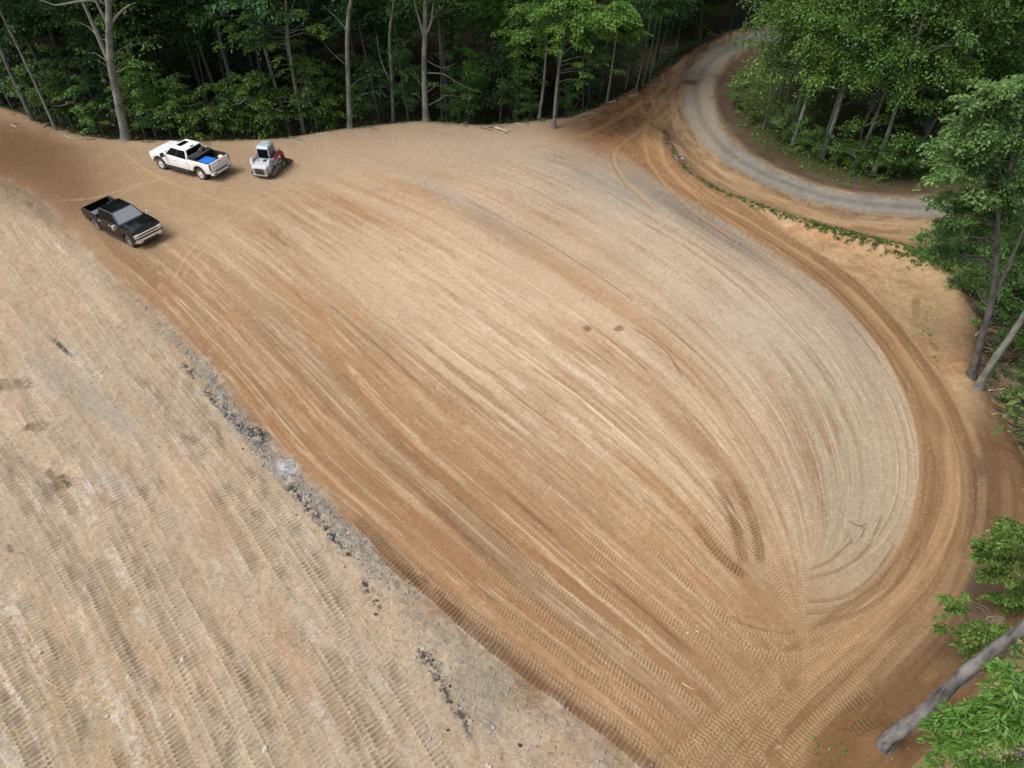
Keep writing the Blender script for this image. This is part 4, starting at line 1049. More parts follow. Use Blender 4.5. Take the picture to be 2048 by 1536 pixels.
# --- right-hand forest inside the road curve
for i, (a, b_, r_, lab) in enumerate([((1526, 262), (1548, 150), .10, 'thin dark trunk, first inside the curve of the gravel road'), ((1552, 262), (1582, 165), .09, 'thin dark trunk, second inside the curve of the gravel road'),
        ((1584, 292), (1642, 100), .17, 'pale straight trunk leaning right inside the curve of the gravel road'), ((1643, 318), (1702, 130), .18, 'pale trunk with a thinner stem at its foot, right of the first leaning pale trunk'),
        ((1712, 330), (1770, 185), .15, 'shaded trunk with a slim twin at the wood edge above the gravel road'), ((1745, 352), (1800, 190), .18, 'rightmost large trunk at the wood edge above the gravel road')]):
    hero_tree('roadside_tree', a, [((a[0] * .5 + b_[0] * .5) + 2, (a[1] + b_[1]) / 2), b_], r_, 16, lab, dy=0.2, crown=(5.0 if i > 1 else 4.5, 3.6, 120, (-.3, -.5)), nleaf=13000 if i > 1 else 8000, leaf=.19, lm=['leaf', 'leaf', 'leaf_bright', 'leaf', 'leaf', 'leaf'][i], thick=.25, flat_=.7, bm='bark' if i > 1 else 'bark_dark',
      branches=[([(a[0] + 6, a[1] - 5), (a[0] + 12, a[1] - 60), (a[0] + 40, a[1] - 120)], .06)] if i in (3, 4) else (),
      sprays=[[], [(1500, 150, -1, .9), (1480, 160, -1.5, .8), (1530, 130, -1, 1.0)], [(1480, 150, -2.5, 1.0), (1520, 165, -2.5, .9), (1560, 150, -2, 1.0), (1500, 130, -2, 1.0), (1600, 175, -1, .8), (1620, 200, -1, .6)], [(1640, 180, -1.5, 1.0), (1660, 150, -1, 1.0), (1610, 160, -1.5, .9)], [(1720, 245, -2, .9), (1760, 240, -2, .9), (1800, 250, -1.5, .9), (1740, 280, -1.5, .7)], [(1790, 270, -1.5, 1.0), (1810, 210, -1, 1.1), (1780, 300, -1.5, .8), (1830, 290, -1, 1.0)]][i])

# --- right-hand near trees
hero_tree('clump_tree', (1942, 752), [(1962, 680), (1984, 600), (1992, 520), (1996, 440), (2002, 390)], .20, 12.6, 'dark rough leafy tree, left one of the trunk pair at right edge of clearing', dy=0, bm='bark_dark',
  branches=[([(1984, 600), (2010, 540), (2040, 460), (2060, 400)], .11), ([(1992, 540), (1988, 480), (1985, 440)], .06)],
  sprays=[(1938, 300, 0, 1.02), (1928, 380, -0.5, 0.85), (1918, 350, -0.5, 0.85), (1968, 260, 0, 1.1), (1968, 220, 0, 1.14), (2018, 190, 0, 1.14), (1988, 300, 0.5, 1.23), (1968, 340, -0.5, 1.02), (2038, 250, 0, 1.23), (2048, 330, 0.5, 1.23), (1938, 430, -0.3, 0.59), (1908, 460, 0, 0.68), (1948, 470, 0.5, 0.77), (1898, 510, 0, 0.66), (1948, 500, 1.0, 0.85), (1968, 430, 0.8, 0.76), (1918, 520, 0.3, 0.57), (1998, 360, 0.5, 1.14), (2038, 180, 0, 0.95), (1968, 610, 0.4, 0.33), (1958, 640, 0.2, 0.28), (1953, 270, -0.5, 0.85), (1998, 240, -0.5, 1.14), (1953, 390, -0.5, 0.77), (2028, 400, 1, 0.95), (1968, 380, 0.5, 0.95), (1938, 330, 0.5, 1.1), (1958, 300, 1, 1.42), (2008, 260, 1, 1.42), (2028, 320, 1.2, 1.52), (1918, 410, 0.3, 0.85), (1968, 420, 1, 1.02), (1998, 440, 1.3, 1.23), (2048, 450, 1.5, 1.33), (1888, 500, 0.6, 0.76), (1958, 450, 0.8, 0.85), (1918, 560, 1.0, 0.66), (1968, 560, 1.6, 0.85), (2038, 520, 1.8, 1.14), (2048, 220, 0.8, 1.23), (2008, 200, 0.3, 0.95), (1905, 395, 0, 0.5), (1900, 330, 0, 0.6), (1915, 250, 0, 0.6), (1945, 215, 0, 0.6), (1985, 180, 0, 0.6), (1875, 470, 0, 0.5), (1865, 500, 0, 0.4), (1878, 350, -1, 0.6), (1870, 300, -0.8, 0.45), (1890, 280, -1, 0.5), (1930, 200, -0.5, 0.5), (1960, 170, 0, 0.5), (1868, 395, -0.8, 0.45), (2030, 165, -0.5, 0.6), (1880, 440, -0.8, 0.6), (1858, 470, -0.5, 0.5), (1850, 510, -0.3, 0.4)], nleaf=42000, leaf=.15, lm='leaf_blue', thick=.26, flat_=.75)
hero_tree('clump_tree', (1958, 772), [(1985, 725), (2020, 675), (2060, 615)], .19, 14, 'smooth grey right-leaning trunk, right one of the pair at right edge of clearing', dy=-.1, crown=(8.5, 3, 70, (2.2, 1.5)), nleaf=7000, leaf=.17, lm='leaf')
hero_tree('leaning_tree', (1766, 1496), [(1778, 1476), (1806, 1456), (1850, 1422), (1930, 1345), (2000, 1290), (2060, 1245)], .235, 15, 'large mottled grey trunk leaning over the bottom right corner', dy=0, crown=(10.5, 2.4, 40, (.5, 0)), bm='bark_mottled', flare=.4, roots=0,
  branches=[([(1900, 1385), (1950, 1350), (1975, 1340)], .05)])
hero_tree('shady_tree', (2100, 1220), [(2110, 1160), (2130, 1080)], .12, 8, 'small leafy tree hanging into the right margin above the big leaning trunk', dy=0, sprays=[(2010, 1085, 0, .7), (2040, 1080, .3, .8), (1990, 1110, 0, .5), (2030, 1130, 0, .8), (2045, 1180, 0, .8), (2015, 1150, 0, .6), (2050, 1220, 0, .7), (1975, 1095, 0, .35), (2060, 1110, 0, .8), (1960, 1110, 0, .3), (1985, 1150, 0, .4), (1995, 1190, 0, .4), (2030, 1210, 0, .5), (2000, 1070, 0, .4), (1960, 1085, 0, .3), (2035, 1245, 0, .4)], nleaf=5200, leaf=.14, lm='leaf_bright')
hero_tree('young_tree', (1995, 1330), [(1992, 1290), (1985, 1255)], .05, 3.0, 'young sapling with scattered small leaves beside the big leaning trunk', cat='sapling', dy=0, sprays=[(1900, 1200, 0, .35), (1920, 1225, 0, .4), (1895, 1260, 0, .35), (1935, 1270, 0, .5), (1970, 1260, 0, .5), (1990, 1290, 0, .5), (1950, 1300, 0, .4), (1915, 1290, 0, .3), (2020, 1265, 0, .5), (1880, 1230, 0, .25), (1930, 1195, 0, .2), (1960, 1310, 0, .4), (1940, 1330, 0, .3), (1990, 1250, 0, .4), (2030, 1300, 0, .5)], nleaf=2600, leaf=.12, lm='leaf_bright')
hero_tree('leafy_tree', (2075, 1700), [(2060, 1600), (2040, 1520)], .10, 7.5, 'bright green tree with long narrow leaves in the bottom right corner', dy=0, sprays=[(1890, 1436, 0.2, 0.4), (1920, 1428, 0.2, 0.4), (1960, 1408, 0.2, 0.48), (2000, 1398, 0.2, 0.48), (2040, 1378, 0.2, 0.48), (1900, 1486, 0, 0.4), (1950, 1456, 0, 0.56), (2000, 1446, 0, 0.56), (2040, 1436, 0, 0.56), (1930, 1516, 0, 0.48), (1980, 1516, 0, 0.56), (2030, 1506, 0, 0.56), (1880, 1531, 0, 0.32), (2010, 1348, 0.3, 0.32), (1840, 1551, 0, 0.2), (1990, 1566, 0, 0.56)], nleaf=6000, leaf=.17, lm='leaf_bright', aspect=.27, thick=.35, flat_=.8)

# --- forest behind: one by one, dimmer with depth only because the canopy shades it
rf = random.Random(5)
placed = []
def clear_of(x, y, d):
    return all((x - a) ** 2 + (y - b_) ** 2 > d * d for a, b_ in placed)
def side_of(P, x, y): return float(sdist(np.array([x]), np.array([y]), P)[0])
n_bg = 0; tries = 0
LBG = 'dark forest tree standing in shade behind the far edge of the clearing'
LRG = 'leafy tree of the dense wood inside the curve of the gravel road'
LSG = 'tree of the dark wood along the right side of the clearing'
while n_bg < 150 and tries < 6000:
    tries += 1
    x = rf.uniform(-62, 30); y = rf.uniform(46, 108)
    if abs(x) > 0.80 * (y * CT + CAM_H * ST) + 3: continue
    if side_of(REAR, x, y) < 2.2 or abs(side_of(ROAD, x, y)) < 4.2 or x > 20 and y < 75 and side_of(REAR, x, y) < 5: continue
    if not clear_of(x, y, 2.6 if y < 70 else 3.4): continue
    placed.append((x, y)); n_bg += 1
    key = rf.choice(['tall1', 'tall2', 'tall3', 'tall3', 'tall1'] if y < 62 else ['tall1', 'tall2', 'low1', 'low2', 'low2', 'tall3'])
    plant(key, 'forest_tree', x, y, LBG, 'tree', 'trees of the forest behind the clearing', sc=rf.uniform(.85, 1.15), tilt=.05)
n_rg = 0; tries = 0
road_in = 1 if sdist(np.array([flat([(1650, 250)])[0][0]]), np.array([flat([(1650, 250)])[0][1]]), ROAD)[0] > 0 else -1
while n_rg < 70 and tries < 6000:
    tries += 1
    x = rf.uniform(18, 75); y = rf.uniform(46, 100)
    if side_of(ROAD, x, y) * road_in < 6.5: continue
    px_, py_ = project(x, y, 0.0)
    if py_ > 330: continue
    if not clear_of(x, y, 3.0): continue
    placed.append((x, y)); n_rg += 1
    plant(rf.choice(['low1', 'low3', 'low1', 'low3', 'low2', 'tall2']), 'wood_tree', x, y, LRG, 'tree', 'trees of the wood inside the road curve', sc=rf.uniform(.85, 1.1), tilt=.04)
# beyond the road, where it bends out of sight
n_ = 0; tries = 0
while n_ < 24 and tries < 3000:
    tries += 1
    x = rf.uniform(16, 60); y = rf.uniform(72, 112)
    if side_of(ROAD, x, y) * road_in > -3.2 or side_of(REAR, x, y) < 2.0 or not clear_of(x, y, 3.2): continue
    placed.append((x, y)); n_ += 1
    plant(rf.choice(['low2', 'tall1', 'low1']), 'forest_tree', x, y, 'dark tree beyond the place where the gravel road bends out of sight', 'tree', 'trees beyond the road bend', sc=rf.uniform(.9, 1.1))
for (px_, py_, key, sc) in [(1352, 96, 'low2', .85), (1388, 76, 'low1', .9), (1425, 62, 'low2', .9), (1318, 128, 'sap3', 1.2), (1460, 52, 'low1', .95), (1335, 70, 'low1', .9)]:
    gx, gy, gz_ = ground(np.array([float(px_)]), np.array([float(py_)]))
    plant(key, 'forest_tree' if key[0] == 'l' else 'sapling', float(gx[0]), float(gy[0]), 'dark low-branched tree overhanging the bend of the gravel road from the left' if key[0] == 'l' else 'tall sapling at the dark mouth of the road bend', 'tree' if key[0] == 'l' else 'sapling', 'trees overhanging the road bend' if key[0] == 'l' else None, sc=sc)
# right margin of the site
for (px_, py_, key, sc) in [(1925, 520, 'low3', .30), (1965, 545, 'low1', .36), (2010, 570, 'low3', .40), (2040, 620, 'low1', .42), (2000, 500, 'low3', .45), (2045, 540, 'low1', .5), (1890, 500, 'low1', .22), (2030, 640, 'low2', .75), (2120, 700, 'low1', .8), (2100, 560, 'low3', .8), (2010, 520, 'sap3', 1.0), (2180, 840, 'low2', .8), (2250, 640, 'low3', .9), (2240, 1000, 'low1', .8), (2330, 800, 'tall2', .8), (2350, 560, 'low1', .9), (2200, 480, 'low2', .8), (2420, 700, 'low3', .9)]:
    gx, gy, gz_ = ground(np.array([float(px_)]), np.array([float(py_)]))
    plant(key, 'wood_tree' if key[0] != 's' else 'sapling', float(gx[0]), float(gy[0]), LSG if key[0] != 's' else 'tall sapling behind the trunk pair at the right edge of the clearing', 'tree' if key[0] != 's' else 'sapling', 'trees along the right side of the clearing' if key[0] != 's' else None, sc=sc)

# --- understory: saplings and shrubs along the far edge
rs = random.Random(21)
MARKS = [(20, 'the left picture margin'), (72, 'the leftmost leaning tree'), (114, 'the second leaning tree'), (254, 'the big pale forked tree'), (330, 'the white pickup hood'), (385, 'the white pickup cab'), (428, 'the thin crooked tree'),
         (462, 'the vine-covered thin tree'), (538, 'the track loader'), (608, 'the split-trunk tree'), (700, 'the straight grey tree'), (787, 'the bent tree'), (852, 'the many-stemmed tree'), (966, 'the dim straight trunk'), (1015, 'the pile of logs'), (1078, 'the slender tree'), (1108, 'the bright-leaved tree'), (1213, 'the last bare trunk')]
USED = set()
n_s = 0
for (px_, key, sc, dy_) in [(130, 'sap2', 1.0, 1.2), (150, 'sap1', .9, 2.5), (190, 'shrub2', 1.3, 1.0), (215, 'sap3', .8, 3), (290, 'sap1', 1.0, 2.0), (318, 'sap1', .9, 1.5), (345, 'sap2', 1.1, 2.0), (372, 'shrub1', 1.6, 1.0), (395, 'shrub2', 1.3, .9), (440, 'shrub2', 1.5, 1.3), (468, 'shrub1', 1.5, 1.2), (490, 'sap1', .75, 2.0), (510, 'sap2', .9, 1.6), (530, 'shrub2', 1.7, 1.2), (552, 'shrub1', 1.5, 1.4), (575, 'sap2', .8, 2.2), (632, 'shrub1', 1.6, 1.0), (655, 'sap2', .7, 1.8), (668, 'shrub2', 1.4, 1.2), (725, 'shrub1', 1.1, 1.6), (760, 'sap3', .7, 2.5), (815, 'sap3', .8, 2.0), (905, 'shrub1', 1.0, 2.0), (935, 'sap1', .8, 2.2), (1000, 'sap3', .9, 2.8), (1030, 'sap1', .9, 2.4), (1060, 'shrub1', .9, 1.6), (1135, 'shrub1', .9, 2.0), (1165, 'sap3', .8, 2.6), (1250, 'sap3', .8, 2.0), (20, 'sap1', .9, 2), (45, 'sap3', .8, 1.5), (95, 'shrub1', 1.2, 1.5)]:
    # find the lip on that bearing
    pyl = float(np.interp(px_, [0, 60, 112, 180, 255, 350, 450, 530, 605, 700, 790, 850, 960, 1030, 1140, 1210, 1260, 1300], [249, 258, 271, 281, 285, 284, 283, 281, 272, 258, 249, 244, 252, 248, 236, 212, 188, 162]))
    g_ = flat([(px_, pyl)])[0]
    x, y = g_[0] * (1 + dy_ / g_[1]), g_[1] + dy_
    nm = 'shrub' if key.startswith('shrub') else 'sapling'
    mk = min(MARKS, key=lambda m_: abs(m_[0] - px_))
    side_ = 'just left of' if px_ < mk[0] - 8 else ('just right of' if px_ > mk[0] + 8 else 'directly behind')
    kd = {'shrub1': 'round leafy shrub', 'shrub2': 'low bright shrub', 'sap1': 'layered sapling', 'sap2': 'small bright sapling', 'sap3': 'tall dark sapling'}[key]
    lab_ = kd + ' behind the lip, ' + side_ + ' ' + mk[1]
    if lab_ in USED: lab_ = 'second ' + lab_
    USED.add(lab_)
    plant(key, nm, x, y, lab_, nm, nm + 's along the far lip', sc=sc)
for i in range(46):      # deeper saplings filling the dim layer between the trunks
    while True:
        x = rs.uniform(-50, 28); y = rs.uniform(53, 82)
        if side_of(REAR, x, y) > 4 and abs(side_of(ROAD, x, y)) > 4 and abs(x) < 0.76 * (y * CT + CAM_H * ST): break
    plant(rs.choice(['sap1', 'sap3', 'sap3', 'sap2']), 'sapling', x, y, 'slim sapling in the shade deeper inside the forest behind the clearing', 'sapling', 'saplings deeper in the forest', sc=rs.uniform(.8, 1.4))
for i, (px_, py_, key, sc) in enumerate([(1470, 215, 'shrub1', 1), (1500, 240, 'shrub2', .8), (1560, 285, 'shrub1', .9), (1600, 300, 'shrub2', .9), (1625, 318, 'shrub1', .8), (1670, 330, 'shrub1', 1.0), (1700, 345, 'shrub2', .9), (1725, 350, 'shrub1', .9), (1770, 358, 'shrub1', 1.0), (1800, 355, 'shrub1', 1.1), (1850, 350, 'shrub1', 1.1), (1900, 350, 'shrub1', 1.1), (1540, 262, 'shrub1', .9), (1950, 345, 'shrub1', 1.1)]):
    gx, gy, gz_ = ground(np.array([float(px_)]), np.array([float(py_)]))
    mk = min([(1526, 'first thin trunk'), (1552, 'second thin trunk'), (1584, 'first pale leaning trunk'), (1643, 'pale trunk with thin stem'), (1712, 'shaded twin trunk'), (1745, 'rightmost large trunk'), (1900, 'road end under the near tree')], key=lambda m_: abs(m_[0] - px_))
    lab_ = 'fern-like shrub inside the road curve, ' + ('left' if px_ < mk[0] else 'right') + ' of the ' + mk[1]
    while lab_ in USED: lab_ = 'another ' + lab_
    USED.add(lab_)
    plant(key, 'shrub', float(gx[0]), float(gy[0]), lab_, 'shrub', 'shrubs inside the road curve', sc=sc)
for i, (px_, py_, key, sc) in enumerate([(1870, 530, 'shrub1', .9), (1910, 575, 'shrub2', .9), (1950, 600, 'shrub1', 1.1), (1985, 640, 'shrub1', 1.2), (1960, 540, 'shrub1', 1.3), (1900, 515, 'shrub1', .9), (2010, 700, 'shrub1', 1.0), (2040, 740, 'shrub2', 1.0), (2030, 820, 'shrub1', .9), (2060, 900, 'shrub1', 1.1), (1850, 505, 'shrub2', .7), (2050, 600, 'shrub1', 1.3), (2010, 580, 'sap1', .7), (2060, 660, 'sap2', .8), (2075, 790, 'sap1', .7)]):
    gx, gy, gz_ = ground(np.array([float(px_)]), np.array([float(py_)]))
    nm = 'shrub' if key.startswith('shrub') else 'sapling'
    where = 'above the trunk pair' if py_ < 560 else ('left of the trunk pair' if px_ < 1960 else ('behind the trunk pair' if py_ < 700 else ('just below the trunk pair' if py_ < 780 else 'far below the trunk pair')))
    what = {'shrub1': 'rounded dark shrub', 'shrub2': 'low bright shrub', 'sap1': 'layered sapling', 'sap2': 'small bright sapling'}[key]
    lab_ = what + ' at the right edge, ' + where; q_ = 0
    while lab_ in USED: q_ += 1; lab_ = what + ' at the right edge, ' + where + [', next one right', ', third one', ', at the picture margin', ', lowest'][q_ - 1]
    USED.add(lab_)
    plant(key, nm, float(gx[0]), float(gy[0]), lab_, nm, nm + 's at the right edge', sc=sc)

# --- ground cover nobody could count
def cover(name, label, P, size, mt, spread=.25, n=10, hgt=.15, seed=0):
    r = np.random.default_rng(seed)
    P = np.asarray(P, float); cl = np.column_stack([P[:, 0], P[:, 1], h0(P[:, 0], P[:, 1]) + r.random(len(P)) * hgt + .03, r.normal(0, 1, len(P)), r.normal(0, 1, len(P)), np.full(len(P), spread) * (.6 + .8 * r.random(len(P))), np.full(len(P), spread * .8)])
    me = leaves_mesh(name, cl, len(P) * n, size, mt, seed, droop=.15, flat_=.8)
    return tag(link(name, me), label, 'ground cover', kind='stuff')
def spread_points(n, x0, x1, y0, y1, test, seed):
    r = np.random.default_rng(seed); out = np.zeros((0, 2))
    while len(out) < n:
        x = r.uniform(x0, x1, 4000); y = r.uniform(y0, y1, 4000)
        k_ = test(x, y, r.random(4000)); out = np.concatenate([out, np.stack([x[k_], y[k_]], 1)])
    return out[:n]
inview = lambda x, y: np.abs(x) < 0.76 * (y * CT + CAM_H * ST)
def t_(x, y, u):
    d = sdist(x, y, REAR); return (d > 1.0) & (np.abs(sdist(x, y, ROAD)) > 3.0) & (u < np.exp(-(d - 1) / 9)) & inview(x, y)
P = spread_points(1700, -48, 30, 44, 80, t_, 1)
cover('forest_undergrowth', 'low green undergrowth on the forest floor behind the clearing', P, .16, M['leaf_dark'], .5, 12, .4, 1)
def t_(x, y, u):
    d = sdist(x, y, ROAD) * road_in; v = (u * 7.31) % 1
    return (d > 2.3 + 3.2 * v) & (u < np.exp(-np.maximum(d - 5, 0) / 7)) & (project(x, y, 0)[1] < 400) & (x / y < .85)
P = spread_points(1900, 16, 60, 34, 80, t_, 2)
cover('roadside_undergrowth', 'green undergrowth and ferns on the wood floor inside the road curve', P, .13, M['leaf'], .35, 14, .25, 2)
P = []
DP = smooth_poly(gpts([(1318, 268), (1345, 310), (1385, 352), (1440, 383), (1520, 414), (1600, 443), (1680, 466), (1760, 486), (1840, 508), (1880, 530)]), 8)
while len(P) < 620:
    k_ = rs.random() ** .36 * (len(DP) - 1); i_ = int(k_); a = DP[i_]
    w_ = .10 + .5 * (k_ / len(DP)) ** 1.5
    P.append((a[0] + rs.gauss(0, w_), a[1] + rs.gauss(0, w_) + .2))
cover('verge_weeds', 'strip of weeds and grass in the ditch between haul road and gravel road', P, .11, M['leaf'], .18, 12, .12, 3)
def t_(x, y, u):
    return (sdist(x, y, DITCH) > .5) & (x < .85 * (y * CT + CAM_H * ST))
P = spread_points(700, 17, 34, 6, 34, t_, 3)
cover('slope_undergrowth', 'dark green undergrowth on the wooded slope right of the clearing', P, .12, M['leaf_dark'], .35, 14, .3, 4)
P = [(float(a[0]), float(a[1])) for a in gpts([(1650 + rs.gauss(0, 28), 1490 + rs.gauss(0, 12)) for _ in range(14)] + [(1720 + rs.gauss(0, 10), 1450 + rs.gauss(0, 6)) for _ in range(4)] + [(1858 + rs.gauss(0, 10), 675 + rs.gauss(0, 25)) for _ in range(22)])]
cover('sprouting_weeds', 'a few tiny weeds sprouting from the bare soil by the haul road', P, .09, M['leaf_blue'], .08, 4, .03, 5)

# ------------------------------------------------------------------ vehicles
def place_by(obj, l0, l1, w0, w1, zs, k=1.0):
    """turn and move obj so that the local points l0, l1 stand over the ground points w0, w1"""
    l0, l1 = (l0[0] * k, l0[1] * k), (l1[0] * k, l1[1] * k); zs = [(u * k, v * k) for u, v in zs]; obj.scale = (k, k, k)
    a = math.atan2(w1[1] - w0[1], w1[0] - w0[0]) - math.atan2(l1[1] - l0[1], l1[0] - l0[0])
    lm = ((l0[0] + l1[0]) / 2, (l0[1] + l1[1]) / 2); wm = ((w0[0] + w1[0]) / 2, (w0[1] + w1[1]) / 2)
    ca, sa = math.cos(a), math.sin(a)
    x = wm[0] - (lm[0] * ca - lm[1] * sa); y = wm[1] - (lm[0] * sa + lm[1] * ca)
    hs = []
    for (u, v) in zs: hs.append(gz(x + u * ca - v * sa, y + u * sa + v * ca))
    obj.location = (x, y, sum(hs) / len(hs) - 0.012)
    # follow the slope of the ground
    n = len(zs) // 2
    f = (hs[0] + hs[1]) / 2; b = (hs[2] + hs[3]) / 2; l = (hs[0] + hs[2]) / 2; r = (hs[1] + hs[3]) / 2
    obj.rotation_euler = (math.atan2(l - r, abs(zs[0][1] - zs[1][1])), -math.atan2(f - b, abs(zs[0][0] - zs[2][0])), a)
    return x, y, a

def face_quad(c4, u0, u1, v0, v1):
    """inset rectangle on a four-cornered face (c4: bottom-left, bottom-right, top-right, top-left)"""
    p = [Vector(q) for q in c4]
    f = lambda u, v: p[0].lerp(p[1], u).lerp(p[3].lerp(p[2], u), v)
    return [f(u0, v0), f(u1, v0), f(u1, v1), f(u0, v1)]

def make_wheel(parent, x, y, r, w, rimm):
    s = 1 if y > 0 else -1
    wh = MB()
    prof = [(r * .62, -w / 2), (r * .9, -w / 2), (r * .985, -w * .38), (r, -w * .2), (r, w * .2), (r * .985, w * .38), (r * .9, w / 2), (r * .62, w / 2), (r * .60, 0), (r * .62, -w / 2)]
    wh.lathe(prof, (x, y, r), 28)
    for k in range(22):      # tread blocks
        a = 2 * math.pi * k / 22
        for q in (-1, 1):
            wh.box((x + math.cos(a) * (r + .004), y + q * w * .25, r + math.sin(a) * (r + .004)), (.02, w * .36, r * .16), ry=-a)
    e = wh.build('wheel', M['rubber'], parent)
    e2 = MB(); yo = s * (w / 2 - .02)
    pr = [(r * .61, 0), (r * .60, s * .012), (r * .55, s * .0), (r * .52, -s * .06), (r * .18, -s * .03), (r * .15, s * .015), (0.001, s * .018)]
    e2.lathe(pr, (x, y + yo, r), 24)
    for k in range(8):
        a = 2 * math.pi * k / 8
        e2.box((x + math.cos(a) * r * .36, y + yo - s * .018, r + math.sin(a) * r * .36), (r * .40, .035, r * .13), ry=-a)
    e2.build('rim', M[rimm], e)
    return e

def arc(cx, cz, r, a0, a1, n=9):
    return [(cx + r * math.cos(R(a0 + (a1 - a0) * k / (n - 1))), cz + r * math.sin(R(a0 + (a1 - a0) * k / (n - 1)))) for k in range(n)]

def make_pickup(name, paint, wb, lift, trim, rimm, shield, rear_len, sunroof, grille_bars):
    root = empty(name)
    ra, fa = -wb / 2, wb / 2
    wr = .42 + lift * .35; ww = .30
    z0 = .50 + lift; zb = 1.22 + lift; zh = 1.28 + lift; rail = 1.36 + lift
    cabx = -.98 if wb > 3.8 else -1.18
    ar_ = wr + .12; W = 1.015
    front = fa + .88; rear = ra - rear_len
    b = MB()
    pts = [(cabx, z0)] + [(fa - ar_, z0)] + arc(fa, wr + .06, ar_ - .01, 172, 8) + [(fa + ar_, z0 + .06), (front - .10, z0 + .10), (front - .02, z0 + .35), (front - .04, zh - .16), (front - .16, zh - .05), (fa + .1, zh + .02), (fa - .62, zh + .07), (cabx, zb + .03)]
    b.prism(pts, -W, W)
    body = b.build('body', paint, root, bevel=.055, seg=3)
    # cab
    wx0, wx1 = fa - .62, fa - 1.42
    bz, tz = zb + .02, zb + .68
    bot = [(cabx, -.965, bz), (wx0, -.965, bz + .05), (wx0, .965, bz + .05), (cabx, .965, bz)]
    top = [(cabx + .16, -.76, tz), (wx1, -.74, tz + .02), (wx1, .74, tz + .02), (cabx + .16, .76, tz)]
    cb = MB(); cb.hexa(bot + top); cb.build('cab', paint, root, bevel=.085, seg=4)
    q = face_quad([bot[1], bot[2], top[2], top[1]], .05, .95, .05, .93); MB().slab(q, .012).build('windshield', M[shield], root)
    q = face_quad([bot[3], bot[0], top[0], top[3]], .07, .93, .10, .90); MB().slab(q, .012).build('rear_window', M['glass'], root)
    for s in (0, 1):
        fc = [bot[0], bot[1], top[1], top[0]] if s == 0 else [bot[2], bot[3], top[3], top[2]]
        spans = [(.06, .492), (.500, .95)]
        for (u0, u1) in spans:
            q = face_quad(fc, u0, u1, .05, .88); MB().slab(q, .010).build('side_window', M['glass'], root)
        sy = -1 if s == 0 else 1
        for (xa, xb) in ((cabx + .05, (cabx + wx0) / 2 - .03), ((cabx + wx0) / 2 - .02, wx0 - .06)):
            d = MB(); d.box(((xa + xb) / 2, sy * (W + .004), (z0 + .10 + zb) / 2), (xb - xa, .016, zb - z0 - .14))
            dr_ = d.build('door', paint, root, bevel=.006, seg=1)
            MB().box((xa + .16, sy * (W + .03), zb - .14), (.20, .035, .04)).build('handle', M['chrome'] if trim == 'chrome' else paint, dr_, bevel=.008, seg=1)
        m_ = MB(); m_.box((wx0 - .12, sy * (W + .20), zb + .10), (.16, .24, .30)); m_.box((wx0 - .10, sy * (W + .04), zb + .04), (.06, .18, .05))
        m_.build('mirror', M['chrome'] if trim == 'chrome' else M['plastic'], root, bevel=.03)
        MB().box(((cabx + fa - ar_) / 2, sy * (W + .02), z0 - .12), (fa - ar_ - cabx - .1, .18, .05)).build('running_board', M['plastic'], root, bevel=.015)
    if sunroof:
        MB().slab(face_quad([top[0], top[3], top[2], top[1]][::-1], 0, 0, 0, 0) if False else [(wx1 - .62, -.42, tz + .012), (wx1 - .16, -.42, tz + .016), (wx1 - .16, .42, tz + .016), (wx1 - .62, .42, tz + .012)], .012).build('sunroof', M['glass'], root)
    MB().box((cabx + .24, 0, tz + .0), (.10, .34, .05)).build('brake_light', M['plastic'], root, bevel=.015)
    # hood with a raised centre and creases
    hd = MB(); hd.hexa([(fa - .58, -.80, zh + .055), (front - .22, -.74, zh - .03), (front - .22, .74, zh - .03), (fa - .58, .80, zh + .055), (fa - .52, -.62, zh + .115), (front - .32, -.55, zh + .03), (front - .32, .55, zh + .03), (fa - .52, .62, zh + .115)])
    hd.build('hood', paint, root, bevel=.03)
    MB().box((fa - .60, 0, zh + .085), (.12, 1.5, .03)).build('wiper_cowl', M['plastic'], root)
    # front end
    g = MB(); g.box((front + .0, 0, zh - .38), (.06, 1.30, .36)); gr = g.build('grille', M['plastic'], root, bevel=.02)
    for k in range(grille_bars):
        MB().box((front + .025, 0, zh - .24 - .16 * k), (.06, 1.72, .08)).build('grille_bar', M['chrome'], gr, bevel=.015)
    for sy in (-1, 1):
        MB().box((front - .03, sy * .83, zh - .33), (.10, .30, .26)).build('headlight', M['lamp'], root, bevel=.03)
    fb = MB()
    fbm_ = M['chrome'] if trim == 'chrome' else paint
    fb.hexa([(front - .2, -W, z0 - .02), (front + .10, -.80, z0 - .02), (front + .10, .80, z0 - .02), (front - .2, W, z0 - .02), (front - .2, -W - .01, z0 + .24), (front + .14, -.80, z0 + .24), (front + .14, .80, z0 + .24), (front - .2, W + .01, z0 + .24)])
    bp_ = fb.build('front_bumper', fbm_, root, bevel=.035)
    MB().box((front + .118, 0, z0 + .04), (.05, 1.1, .12)).build('air_intake', M['plastic'], bp_)
    # bed
    for sy in (-1, 1):
        s = MB()
        pr = [(rear, z0 + .12), (ra - ar_, z0 + .02)] + arc(ra, wr + .06, ar_ - .01, 172, 8) + [(ra + ar_, z0), (cabx - .03, z0), (cabx - .03, rail), (rear, rail)]
        y0, y1 = (W - .09, W) if sy > 0 else (-W, -W + .09)
        s.prism(pr, y0, y1); s.build('bed_side', paint, root, bevel=.02)
        l = MB(); l.box(((rear + cabx) / 2, sy * (W - .105), rail - .26), (cabx - rear - .1, .025, .50)); l.box(((rear + cabx) / 2, sy * (W - .05), rail + .012), (cabx - rear - .04, .10, .022))
        l.box((ra, sy * (W - .22), z0 + .36), (1.0, .22, .24))
        l.build('bed_liner', M['plastic'], root)
        a_ = MB()
